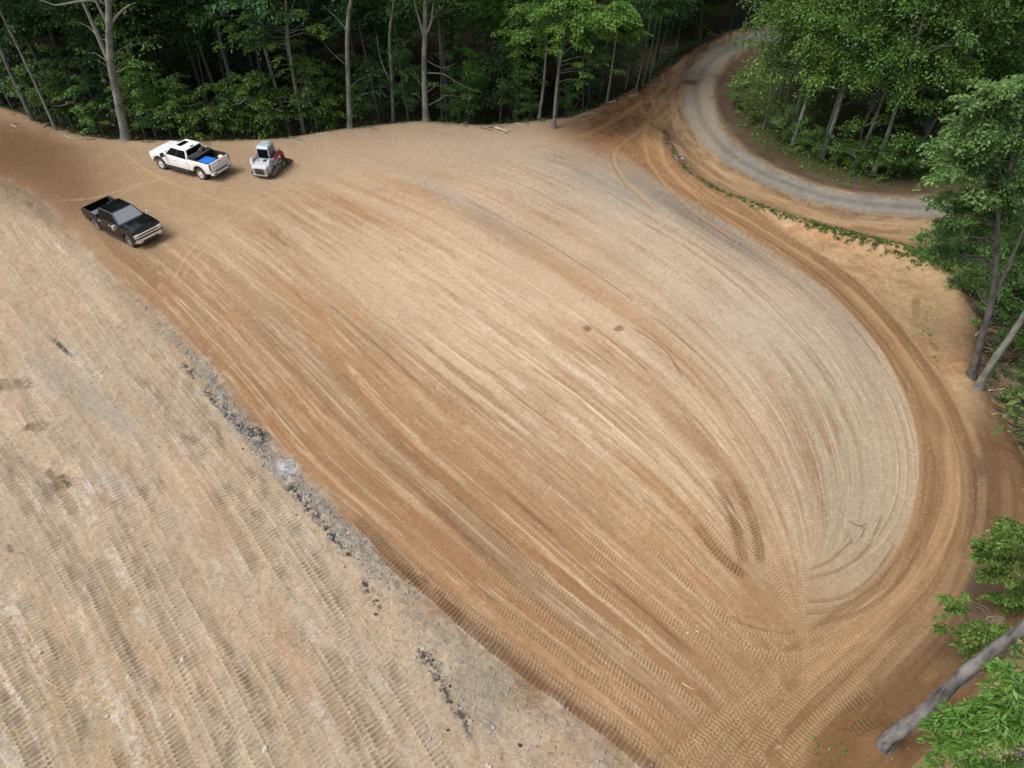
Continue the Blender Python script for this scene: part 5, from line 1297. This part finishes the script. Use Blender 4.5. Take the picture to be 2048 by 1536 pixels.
        ao = arc(ra, wr + .06, ar_ + .03, 178, 2, 13); ai = arc(ra, wr + .06, ar_ - .03, 2, 178, 13)
        a_.prism(ao + ai, *( (W, W + .02) if sy > 0 else (-W - .02, -W)))
        a_.build('wheel_arch_trim', M['plastic'], root); a_ = MB()
        ao = arc(fa, wr + .06, ar_ + .03, 178, 2, 13); ai = arc(fa, wr + .06, ar_ - .03, 2, 178, 13)
        a_.prism(ao + ai, *( (W, W + .02) if sy > 0 else (-W - .02, -W)))
        a_.build('wheel_arch_trim', M['plastic'], root)
        MB().box((rear - .005, sy * (W - .06), rail - .27), (.05, .15, .42)).build('taillight', M['red'], root, bevel=.02)
    f = MB(); f.box(((rear + cabx) / 2, 0, z0 + .26), (cabx - rear - .06, 1.84, .04)); f.box((cabx - .06, 0, (z0 + rail) / 2 + .1), (.05, 1.84, rail - z0 - .2))
    for k in range(9): f.box(((rear + cabx) / 2, -.8 + .2 * k, z0 + .29), (cabx - rear - .2, .06, .02))
    f.build('bed_floor', M['plastic'], root)
    t = MB(); t.box((rear - .0, 0, (z0 + .20 + rail) / 2), (.07, 1.86, rail - z0 - .22)); tg = t.build('tailgate', paint, root, bevel=.018)
    MB().box((rear - .042, 0, rail - .17), (.02, .32, .05)).build('handle', M['plastic'], tg, bevel=.006, seg=1)
    MB().box((rear - .040, 0, rail - .40), (.012, 1.5, .015)).build('crease', M['plastic'], tg)
    r_ = MB(); r_.hexa([(rear - .16, -.92, z0 - .04), (rear + .05, -W, z0 - .04), (rear + .05, W, z0 - .04), (rear - .16, .92, z0 - .04), (rear - .18, -.92, z0 + .17), (rear + .04, -W, z0 + .17), (rear + .04, W, z0 + .17), (rear - .18, .92, z0 + .17)])
    rb = r_.build('rear_bumper', M['chrome'] if trim == 'chrome' else paint, root, bevel=.03)
    MB().box((rear - .185, 0, z0 + .07), (.02, .32, .16)).build('licence_plate', M['plate'], rb)
    MB().box((rear - .12, 0, z0 + .176), (.12, 1.2, .01)).build('step_pad', M['plastic'], rb)
    for sy in (-1, 1): MB().box((rear - .15, sy * .72, z0 + .06), (.05, .30, .09)).build('corner_step', M['plastic'], rb)
    c_ = MB(); c_.box((0, 0, z0 - .10), (front - rear - .5, 1.30, .20)); c_.box((ra, 0, wr), (.14, 1.6, .14)); c_.box((fa, 0, wr), (.14, 1.6, .14))
    c_.box(((fa - .2), 0, z0 + .1), (1.5, 1.5, .3)); c_.build('chassis', M['plastic'], root)
    for x in (ra, fa):
        for y in (-(W - .16), W - .16): make_wheel(root, x, y, wr, ww, rimm)
    return root, dict(ra=ra, fa=fa, W=W, z0=z0, rail=rail, rear=rear, cabx=cabx, wr=wr)

root, wt = make_pickup('pickup_truck', M['white'], 3.88, .08, 'paint', 'chrome', 'glass', 1.12, True, 1)
tag(root, 'white crew-cab pickup with black sunroof parked tail-out at the far lip', 'pickup truck')
wA = gpts([(324, 338), (407, 360)])
zs = [(wt['fa'], .85), (wt['fa'], -.85), (wt['ra'], .85), (wt['ra'], -.85)]
place_by(root, (wt['fa'], .98), (wt['ra'], .98), wA[0], wA[1], zs, .94)
WHITE = root
def in_bed(name, truck, loc, rz=0.0):
    e = empty(name); m = Matrix.Translation(truck.location) @ truck.rotation_euler.to_matrix().to_4x4() @ Matrix.Scale(truck.scale[0], 4) @ Matrix.Translation(loc) @ Matrix.Rotation(rz, 4, 'Z')
    e.location = m.to_translation(); e.rotation_euler = m.to_euler(); e.scale = truck.scale
    return e
bf = wt['z0'] + .30
e = in_bed('storage_tote', WHITE, (-2.28, .36, bf), .05)
MB().box((0, 0, .22), (.92, .82, .44), top=(1.06, 1.06)).build('tub', M['blue'], e, bevel=.03)
MB().box((0, 0, .465), (1.04, .94, .05)).build('lid', M['blue'], e, bevel=.02)
tag(e, 'bright blue lidded storage tote lying in the bed of the white pickup', 'storage box')
e = in_bed('folded_bed_cover', WHITE, (-1.40, 0, wt['rail'] + .03))
for k in range(3):
    MB().box((-.02 + .02 * k, 0, .03 + .055 * k), (.62, 1.80, .045), ry=.02 * k).build('panel', M['plastic'], e, bevel=.012)
for k in range(2): MB().box((-.32 + .42 * k, 0, .17), (.035, 1.7, .03)).build('rail', M['steel'], e)
tag(e, 'black folded cover with silver rails lying across the white pickup bed behind cab', 'bed cover')
e = in_bed('gear_bag', WHITE, (-1.36, -.25, wt['rail'] + .20), .3)
MB().box((0, 0, .09), (.40, .62, .18), top=(.7, .8)).build('bag', M['plastic'], e, bevel=.05)
MB().tube([(-.1, -.2, .17), (-.05, -.1, .27), (.0, .05, .28), (.05, .18, .17)], .014, 6).build('strap', M['steel'], e)
tag(e, 'black gear bag with grey strap on top of the folded bed cover', 'bag')
e = in_bed('coiled_hose', WHITE, (-1.30, -.62, wt['rail'] + .20))
MB().tube([(.16 * math.cos(a * .5), .16 * math.sin(a * .5), .02 + .005 * a) for a in range(28)], .018, 6).build('coil', M['stone_pale'], e)
tag(e, 'small pale coil beside the gear bag behind the white pickup cab', 'hose')
e = in_bed('drinks_cooler', WHITE, (-2.86, -.45, bf))
MB().tube([(0, 0, 0), (0, 0, .02), (0, 0, .50), (0, 0, .52)], [.14, .16, .17, .16], 16).build('barrel', M['orange'], e)
MB().tube([(0, 0, .521), (0, 0, .57), (0, 0, .61)], [.17, .17, .10], 16).build('lid', M['cream'], e)
tag(e, 'small orange and cream drinks cooler by the tailgate of the white pickup', 'cooler')
e = in_bed('metal_tray', WHITE, (-2.93, .30, bf + .28), .02)
t_ = MB(); t_.box((0, 0, .01), (.16, .95, .02)); t_.box((0, .42, -.14), (.12, .05, .28)); t_.box((0, -.42, -.14), (.12, .05, .28))
for q in (-1, 1): t_.box((q * .08, 0, .05), (.02, .95, .08))
t_.build('tray', M['steel'], e)
tag(e, 'long grey metal tray lying along the inside of the white tailgate', 'tray')

root, bt = make_pickup('pickup_truck', M['black'], 3.70, .0, 'chrome', 'steel', 'glass_refl_grey', 1.12, False, 2)
tag(root, 'black pickup with chrome grille and bumper parked at the foot of the left bank', 'pickup truck')
wB = gpts([(267, 496), (194, 458)])
zs = [(bt['fa'], .85), (bt['fa'], -.85), (bt['ra'], .85), (bt['ra'], -.85)]
place_by(root, (bt['fa'], -.98), (bt['ra'], -.98), wB[0], wB[1], zs, .93)
BLACK = root
e = in_bed('truck_toolbox', BLACK, (bt['cabx'] - .36, 0, bt['rail'] - .30))
MB().box((0, 0, .15), (.52, 1.66, .32)).build('case', M['grey_liner'], e, bevel=.02)
MB().box((0, 0, .345), (.56, 1.98, .05)).build('lid', M['grey_liner'], e, bevel=.015)
tag(e, 'dull grey toolbox across the front of the black pickup bed', 'toolbox')

def make_loader():
    root = empty('track_loader')
    G, RD, CB = M['loader_grey'], M['loader_red'], M['loader_cab']
    for sy in (-1, 1):
        yo0, yo1 = (.52, .86) if sy > 0 else (-.86, -.52)
        outl = arc(.78, .27, .27, -90, 60, 7) + arc(-.30, .44, .24, 80, 110, 3) + arc(-.86, .31, .31, 100, 270, 8)
        inl = [( -.04 + (x + .04) * .93, .29 + (z - .29) * .82) for x, z in outl]
        n = len(outl); b = MB()
        vs = [(x, yo0, z) for x, z in outl] + [(x, yo1, z) for x, z in outl] + [(x, yo0, z) for x, z in inl] + [(x, yo1, z) for x, z in inl]
        fs = []
        for i in range(n):
            j = (i + 1) % n
            fs += [(i, j, n + j, n + i), (2 * n + i, 3 * n + i, 3 * n + j, 2 * n + j), (i, 2 * n + i, 2 * n + j, j), (n + i, n + j, 3 * n + j, 3 * n + i)]
        b.add(vs, fs)
        # tread bars
        cum = [0]
        for i in range(n): cum.append(cum[-1] + math.dist(outl[i], outl[(i + 1) % n]))
        m = 44
        for k in range(m):
            d = cum[-1] * k / m
            i = max(q for q in range(n) if cum[q] <= d); f = (d - cum[i]) / (cum[i + 1] - cum[i])
            p, q2 = outl[i], outl[(i + 1) % n]
            x = p[0] + (q2[0] - p[0]) * f; z = p[1] + (q2[1] - p[1]) * f
            b.box((x, (yo0 + yo1) / 2, z), (.05, yo1 - yo0 - .01, .035), ry=-math.atan2(q2[1] - p[1], q2[0] - p[0]))
        tr = b.build('track', M['rubber'], root)
        rl = MB()
        for x in (-.55, -.25, .05, .35): rl.lathe([(.001, -.12), (.11, -.12), (.11, .12), (.001, .12)], (x, sy * .69, .15), 14)
        rl.lathe([(.001, -.12), (.20, -.12), (.20, .12), (.001, .12)], (.78, sy * .69, .27), 18)
        rl.lathe([(.001, -.12), (.24, -.12), (.24, .12), (.001, .12)], (-.86, sy * .69, .31), 18)
        rl.build('rollers', M['steel'], tr)
        MB().prism([(-.75, .14), (.60, .14), (.66, .34), (-.2, .48), (-.75, .42)], sy * .60 - .05, sy * .60 + .05).build('track_frame', G, tr)
        # fender over the track, rear tower, lift arm
        MB().prism([(-.45, .66), (.55, .60), (.62, .66), (-.45, .74)], *((.50, .80) if sy > 0 else (-.80, -.50))).build('fender', G, root, bevel=.01, seg=1)
        MB().prism([(-1.22, .50), (-.75, .55), (-.62, 1.05), (-.78, 1.36), (-1.02, 1.38), (-1.24, 1.05)], *((.56, .76) if sy > 0 else (-.76, -.56))).build('tower', G, root, bevel=.03)
        MB().prism([(-1.05, 1.22), (-.30, 1.00), (-.05, 1.02), (-.02, 1.18), (-.30, 1.20), (-.95, 1.42), (-1.06, 1.38)], *((.62, .78) if sy > 0 else (-.78, -.62))).build('rear_link', G, root, bevel=.015)
        MB().prism([(-.40, 1.02), (.45, 1.14), (.72, 1.02), (1.02, .42), (1.20, .44), (1.02, 1.12), (.72, 1.38), (.50, 1.40), (-.40, 1.20)], *((.60, .80) if sy > 0 else (-.80, -.60))).build('lift_arm', RD, root, bevel=.02)
        MB().tube([(-.55, sy * .70, .80), (.45, sy * .70, 1.05)], .045, 10).build('lift_cylinder', M['chrome'], root)
        MB().tube([(.62, sy * .66, 1.36), (.66, sy * .66, 1.52), (.76, sy * .66, 1.55), (.84, sy * .66, 1.42), (.84, sy * .66, 1.26)], .018, 6).build('hydraulic_hose', M['plastic'], root)
    MB().prism([(-1.15, .28), (.82, .25), (.88, .70), (-1.15, .70)], -.50, .50).build('hull', G, root, bevel=.03)
    b = MB(); b.prism([(-1.38, .34), (-.35, .50), (-.35, 1.15), (-.95, 1.14), (-1.30, 1.02), (-1.44, .85)], -.60, .60); hd = b.build('engine_cover', G, root, bevel=.06, seg=3)
    MB().slab([(-1.445, .32, .44), (-1.445, -.32, .44), (-1.475, -.32, .86), (-1.475, .32, .86)], .02).build('radiator_grille', M['bucket'], hd)
    g_ = MB()
    for k in range(6): g_.box((-1.475, 0, .48 + .065 * k), (.03, .62, .012))
    g_.build('grille_slats', M['plastic'], hd)
    MB().box((-1.42, 0, .36), (.10, 1.16, .12)).build('rear_bumper', G, root, bevel=.02)
    MB().tube([(-.75, .30, 1.10), (-.75, .30, 1.28), (-.78, .30, 1.33)], .035, 10).build('exhaust', M['bucket'], root)
    MB().box((-.70, -.20, 1.16), (.30, .24, .05)).build('vent', M['plastic'], hd, bevel=.01, seg=1)
    for sy in (-1, 1):
        MB().box((-1.20, sy * .52, 1.08), (.12, .10, .10)).build('work_light', M['lamp'], root, bevel=.015)
    # cab: posts, panes, roof
    bz, tz = .70, 1.98
    corner = {(-1, -1): ((-.42, -.46), (-.36, -.42)), (1, -1): ((.66, -.46), (.42, -.42)), (1, 1): ((.66, .46), (.42, .42)), (-1, 1): ((-.42, .46), (-.36, .42))}
    cb = MB()
    for k_, (p, q) in corner.items():
        cb.tube([(p[0], p[1], bz), ((p[0] * .4 + q[0] * .6) + (.05 if k_[0] > 0 else -.02), p[1], 1.5), (q[0], q[1], tz)], .045, 6)
    cb.hexa([(-.47, -.48, 1.0), (-.40, -.48, 1.0), (-.40, .48, 1.0), (-.47, .48, 1.0), (-.47, -.48, 1.22), (-.40, -.48, 1.22), (-.40, .48, 1.22), (-.47, .48, 1.22)])
    for sy in (-1, 1): cb.box((.08, sy * .465, .86), (1.08, .03, .32))
    cab = cb.build('cab', CB, root)
    MB().slab([(-.45, .38, 1.24), (-.45, -.38, 1.24), (-.40, -.36, 1.84), (-.40, .36, 1.84)], .015).build('rear_window', M['glass'], cab)
    for sy in (-1, 1):
        q = [(-.36, sy * .462, 1.04), (.56, sy * .462, 1.04), (.38, sy * .43, 1.84), (-.33, sy * .43, 1.84)]
        MB().slab(q, .012 * (1 if sy < 0 else 1)).build('side_window', M['glass_smoke'], cab)
    MB().slab([(.64, -.40, 1.0), (.64, .40, 1.0), (.45, .38, 1.86), (.45, -.38, 1.86)], .012).build('door', M['glass_smoke'], cab)
    MB().hexa([(-.48, -.50, 1.90), (.56, -.50, 1.92), (.56, .50, 1.92), (-.48, .50, 1.90), (-.30, -.42, 2.08), (.46, -.42, 2.10), (.46, .42, 2.10), (-.30, .42, 2.08)]).build('roof', CB, cab, bevel=.04)
    MB().box((.28, .0, 2.12), (.36, .64, .07)).build('roof_hatch', CB, cab, bevel=.02)
    MB().box((0, 0, 1.0), (.42, .42, .20)).build('seat', M['plastic'], cab, bevel=.04)
    MB().box((-.20, 0, 1.30), (.12, .42, .55)).build('seat_back', M['plastic'], cab, bevel=.04)
    # bucket
    prof = [(1.10, .60), (1.08, .30), (1.12, .10), (1.24, .02), (1.95, .01), (1.95, .035), (1.26, .05), (1.16, .13), (1.12, .31), (1.14, .58)]
    bk = MB(); bk.prism(prof, -.92, .92)
    for sy in (-1, 1): bk.prism([(1.10, .60), (1.08, .30), (1.12, .10), (1.24, .02), (1.95, .01), (1.80, .14), (1.45, .42)], *((.90, .925) if sy > 0 else (-.925, -.90)))
    bk.build('bucket', M['bucket'], root)
    MB().box((1.02, 0, .34), (.12, 1.2, .36)).build('coupler', M['bucket'], root, bevel=.02)
    MB().tube([(.95, -.62, .50), (.95, .62, .50)], .05, 10).build('cross_tube', RD, root)
    return root
M['glass_smoke'] = mat('smoked cab glass', (0.10, 0.12, 0.12), 0.12, spec=0.7)
LOADER = make_loader()
tag(LOADER, 'compact grey and red track loader with dark bucket down beside the white pickup', 'track loader')
wL = gpts([(549, 357), (574, 332)])
place_by(LOADER, (-.86, -.86), (.78, -.86), wL[0], wL[1], [(.7, .7), (.7, -.7), (-.8, .7), (-.8, -.7)], .94)

# ------------------------------------------------------------------ small things
def rock_mesh(name, mt, seed, sub=2):
    rr = random.Random(seed); bm = bmesh.new()
    bmesh.ops.create_icosphere(bm, subdivisions=sub, radius=1.0)
    ax = [Vector((rr.gauss(0, 1), rr.gauss(0, 1), rr.gauss(0, 1))).normalized() for _ in range(7)]
    lim = [rr.uniform(.55, .9) for _ in ax]
    for v in bm.verts:
        for a, l in zip(ax, lim):
            d = v.co.dot(a)
            if d > l: v.co -= a * (d - l)
        v.co *= rr.uniform(.94, 1.06)
    me = bpy.data.meshes.new(name); bm.to_mesh(me); bm.free(); me.materials.append(mt); return me
RK = {k: [rock_mesh('stone', M[k], i * 13 + 5) for i in range(3)] for k in ('stone_pale', 'stone_grey', 'stone_dark')}
def stone(px, py, s, kind, label, group=None, sq=(1, .8, .6)):
    x, y = gpts([(px, py)])[0]
    s *= .72 if s > .1 else .85
    o = link('stone', random.choice(RK[kind])); o.scale = (s * sq[0], s * sq[1], s * sq[2]); o.rotation_euler = (random.uniform(-.3, .3), random.uniform(-.3, .3), random.uniform(0, 6))
    o.location = (x, y, gz(x, y) + s * .18)
    return tag(o, label, 'stone', group)
for (px, py, s, kd, lab) in [(108, 1137, .07, 'stone_pale', 'pale stone on the cleat marks near the left margin of the bank'), (82, 1305, .12, 'stone_pale', 'blocky pinkish stone low on the left bank, above the curved twig'),
   (257, 1355, .12, 'stone_pale', 'white broken stone in the lower middle of the left bank'), (366, 1320, .14, 'stone_pale', 'chalky white stone embedded beside a wide crawler print'), (213, 1433, .11, 'stone_pale', 'flat whitish stone near the bottom edge of the left bank'),
   (343, 1430, .11, 'stone_pale', 'grey white stone cluster lump at the bottom of the left bank'), (530, 1500, .16, 'stone_pale', 'largest crumbled white stone near the bottom margin of the bank'), (540, 1180, .06, 'stone_pale', 'tiny bright stone right of the smooth orange strip'),
   (896, 1460, .08, 'stone_dark', 'dark red stone among the rubble below the coal seam'), (1375, 1265, .08, 'stone_pale', 'pale clod beside the tracks in front of the turnaround'), (1395, 1263, .07, 'stone_pale', 'second pale clod right of the first beside the tracks'),
   (1657, 945, .09, 'stone_grey', 'dark stone lying on the pale grey part of the pad'), (800, 500, .07, 'stone_dark', 'lone dark stone in the upper middle of the pad'), (1830, 910, .07, 'stone_pale', 'pale stone on the inner edge of the haul road curve'), (980, 1535, .14, 'stone_pale', 'pale block at the bottom edge below the rubble'),
   (1040, 1490, .10, 'stone_dark', 'dark stone at the end of the rubble strip'), (860, 1478, .08, 'stone_grey', 'grey stone on the rubble strip near the bottom margin')]:
    stone(px, py, s, kd, lab)
rr = random.Random(3)
for i in range(60):
    t = rr.random(); px = 380 + 660 * t + rr.gauss(0, 16); py = 745 + 820 * t ** 1.02 + rr.gauss(0, 12)
    stone(px, py, rr.uniform(.04, .10), rr.choice(['stone_grey', 'stone_grey', 'stone_pale', 'stone_dark']), 'small broken stone in the grey rubble seam along the foot of the bank', 'stones in the rubble seam')
for i in range(34):
    stone(rr.uniform(1320, 1400), rr.uniform(262, 350) , rr.uniform(.06, .13), rr.choice(['stone_grey', 'stone_pale']), 'small stone on the stony ridge beside the haul road junction', 'stones on the ridge by the junction') if False else None
for i in range(26):
    t = rr.random()
    stone(1322 + 70 * t + rr.gauss(0, 5), 268 + 85 * t + rr.gauss(0, 5), rr.uniform(.06, .14), 'stone_grey', 'small stone on the stony ridge between haul road and gravel road', 'stones on the stony ridge')

# clods and chips strewn everywhere: nobody could count them
def strew(name, label, P, smin, smax, mt, seed):
    r = np.random.default_rng(seed); n = len(P)
    base = np.array([(1, 0, 0), (0, 1, 0), (-1, 0, 0), (0, -1, 0), (0, 0, .8), (0, 0, -.6)], float)
    fc = np.array([(0, 1, 4), (1, 2, 4), (2, 3, 4), (3, 0, 4), (1, 0, 5), (2, 1, 5), (3, 2, 5), (0, 3, 5)])
    s = smin + (smax - smin) * r.random(n) ** 3
    B = base[None] * (1 + r.normal(0, .22, (n, 6, 1))) * s[:, None, None] * np.array([1, .8, .7])
    a = r.random(n) * 6.28; ca, sa = np.cos(a)[:, None], np.sin(a)[:, None]
    x = B[..., 0] * ca - B[..., 1] * sa + P[:, 0:1]; y = B[..., 0] * sa + B[..., 1] * ca + P[:, 1:2]
    i, j = idx_of(P[:, 0], P[:, 1]); i = np.clip(i.astype(int), 0, NR - 2); j = np.clip(j.astype(int), 0, NC - 2)
    z = B[..., 2] + Zf[i, j][:, None] + s[:, None] * .2
    V = np.stack([x, y, z], -1).reshape(-1, 3); F = (fc[None] + 6 * np.arange(n)[:, None, None]).reshape(-1, 3)
    me = np_mesh(name, V, F, mt); return tag(link(name, me), label, 'gravel', kind='stuff')
def scatter(n, test, seed, x0=-35, x1=28, y0=5, y1=50):
    r = np.random.default_rng(seed); out = []
    while sum(len(o) for o in out) < n:
        x = r.uniform(x0, x1, 20000); y = r.uniform(y0, y1, 20000)
        i, j = idx_of(x, y); i = np.clip(i.astype(int), 0, NR - 1); j = np.clip(j.astype(int), 0, NC - 1)
        w = test(i, j, x, y)
        k_ = r.random(20000) < w; out.append(np.stack([x[k_], y[k_]], 1))
    return np.concatenate(out)[:n]
soilchip = mat('soil clods', (0.27, 0.20, 0.13), 0.95, noise=0.5, nscale=3)
palechip = mat('pale rock chips', (0.36, 0.33, 0.27), 0.9, noise=0.4, nscale=3)
greychip = mat('grey shale chips', (0.24, 0.23, 0.22), 0.85, noise=0.6, nscale=3)
strew('rock_chips', 'pale rock chips strewn over the left bank', scatter(6500, lambda i, j, x, y: bm_[i, j] * (.15 + nz_brk[i, j] ** 3 * 4), 1), .010, .040, palechip, 1)
strew('soil_clods', 'small brown soil clods lying over the graded pad and haul road', scatter(6500, lambda i, j, x, y: (1 - bm_[i, j]) * (dR[i, j] < 0) * (dD[i, j] < 0) * (.1 + 1.2 * hm[i, j]), 2), .012, .045, soilchip, 2)
strew('shale_chips', 'grey and black shale chips in the rubble seam below the bank', scatter(3200, lambda i, j, x, y: np.clip(seam[i, j] + 2 * coal[i, j], 0, 1), 3), .015, .065, greychip, 3)

# sticks, logs, brush
def stick(pts, r, mt, label, name='stick', cat='stick', group=None, lift=.02, twigs=()):
    P = gpts(pts); P = smooth_poly(P, 3)
    o = (float(P[0][0]), float(P[0][1]), gz(*P[0]))
    q = [(p[0] - o[0], p[1] - o[1], gz(p[0], p[1]) - o[2] + r + lift * math.sin(3 * i)) for i, p in enumerate(P)]
    n = len(q); mb = MB(); mb.tube(q, [r * (1 - .6 * i / n) for i in range(n)], 6)
    for (a, b) in twigs:
        T = gpts([a, b]); mb.tube([(T[0][0] - o[0], T[0][1] - o[1], gz(*T[0]) - o[2] + r), (T[1][0] - o[0], T[1][1] - o[1], gz(*T[1]) - o[2] + .08)], [r * .6, r * .3], 5)
    ob = mb.build(name, M[mt], None, smooth=True); ob.location = o
    return tag(ob, label, cat, group)
stick([(92, 1360), (105, 1370), (135, 1380)], .018, 'wood_pale', 'curved pale twig lying on the crawler marks low on the left bank')
stick([(1697, 1043), (1712, 1050), (1728, 1056)], .03, 'wood', 'dark branched stick on the pale grey part of the pad', twigs=[((1728, 1056), (1722, 1075)), ((1715, 1052), (1735, 1048))])
stick([(1703, 1090), (1698, 1070), (1690, 1080)], .018, 'wood', 'short bent twig below the dark branched stick')
stick([(1466, 877), (1476, 886), (1484, 890)], .02, 'wood', 'short dark stick in the middle right of the pad')
stick([(1364, 1366), (1376, 1374), (1390, 1380)], .018, 'wood_pale', 'thin pale twig between two lugged tracks in the lower middle')
stick([(1208, 1240), (1232, 1243)], .014, 'wood', 'thin straight twig on the brown middle of the pad')
stick([(1612, 1362), (1620, 1378), (1626, 1384)], .02, 'wood', 'dark twig in the turnaround at the lower right')
stick([(1725, 1378), (1740, 1388), (1752, 1394)], .022, 'wood', 'stick end poking from the dirt left of the leaning trunk')
stick([(1107, 310), (1122, 316), (1130, 321)], .03, 'wood', 'short dark stick on the grey far part of the pad')
stick([(1697, 520), (1708, 527)], .035, 'wood', 'short stick on the orange subsoil outside the haul road')
for i, (a, b_, r_, mt) in enumerate([((975, 254), (1002, 262), .09, 'wood'), ((990, 258), (1016, 266), .11, 'wood_pale'), ((1000, 252), (1012, 268), .07, 'wood'), ((960, 256), (985, 262), .06, 'wood'), ((1008, 260), (1026, 262), .06, 'wood_pale')]):
    stick([a, ((a[0] + b_[0]) / 2, (a[1] + b_[1]) / 2 - .5), b_], r_, mt, ['short dark log, left part of the log pile on the far lip', 'pale broken log in front of the log pile on the far lip', 'crosswise dark log in the log pile on the far lip', 'leftmost thin log leading into the log pile on the far lip', 'rightmost pale stub of the log pile on the far lip'][i], name='log', cat='log', group='log pile on the far lip')
for i, (a, b_, r_, mt, lab) in enumerate([((1115, 232), (1160, 200), .05, 'wood_pale', 'long bare pole leaning in the brush right of the bright-leaved tree'), ((1120, 228), (1148, 218), .06, 'wood', 'dark fallen branch under the leaning pole'), ((1130, 222), (1140, 208), .04, 'wood_pale', 'short pale branch across the brush heap'),
     ((1140, 225), (1175, 218), .05, 'wood', 'dark branch along the top of the red dirt slope'), ((1215, 206), (1232, 203), .06, 'wood_pale', 'white stub of wood at the foot of the bare trunk'), ((86, 256), (104, 247), .04, 'wood_pale', 'white broken stick between the two left leaning trees')]):
    stick([a, b_], r_, mt, lab, name='branch', cat='branch', lift=0)
rr = random.Random(9)
for i in range(26):
    px, py = rr.choice([(1985, 700), (2010, 760), (2030, 850), (1965, 690), (2040, 900), (2000, 800)]); px += rr.gauss(0, 14); py += rr.gauss(0, 26)
    a = rr.uniform(-.9, .5); L = rr.uniform(14, 40)
    stick([(px, py), (px + L * math.cos(a) * .5, py + L * math.sin(a) * .5 + 1), (px + L * math.cos(a), py + L * math.sin(a))], rr.uniform(.02, .07), rr.choice(['wood', 'wood_pale', 'wood']), 'dead branch in the brush on the slope below the trunk pair', name='branch', cat='branch', group='dead branches at the right edge', lift=.03)

rr = random.Random(15)
LIP = [(20, 250), (130, 273), (170, 280), (290, 284), (480, 282), (570, 277), (640, 267), (740, 254), (810, 247), (905, 248), (930, 250), (1040, 247), (1065, 244), (1150, 234), (1180, 224), (1235, 200), (1250, 194), (1290, 170)]
for (px, py) in LIP:
    for q in range(2):
        x0 = px + rr.gauss(0, 9); y0 = py + rr.uniform(-1.5, 1.2); L = rr.uniform(8, 26); a = rr.uniform(-.35, .35)
        stick([(x0, y0), (x0 + L * .5, y0 + L * .5 * a + rr.uniform(-1, 1)), (x0 + L, y0 + L * a)], rr.uniform(.02, .055), rr.choice(['wood', 'wood', 'wood_pale']), 'fallen branch lying on the lip where the bare soil meets the forest', name='branch', cat='branch', group='fallen branches along the far lip', lift=.03)
P = []
while len(P) < 150:
    k_ = rs.randrange(len(REAR) - 1); t_2 = rs.random(); p_ = REAR[k_] * (1 - t_2) + REAR[k_ + 1] * t_2
    if -40 < p_[0] < 16: P.append((p_[0] + rs.gauss(0, .25), p_[1] + rs.gauss(.25, .35)))
cover('lip_weeds', 'scattered weeds along the lip where bare soil meets the forest', P, .12, M['leaf'], .2, 9, .12, 8)
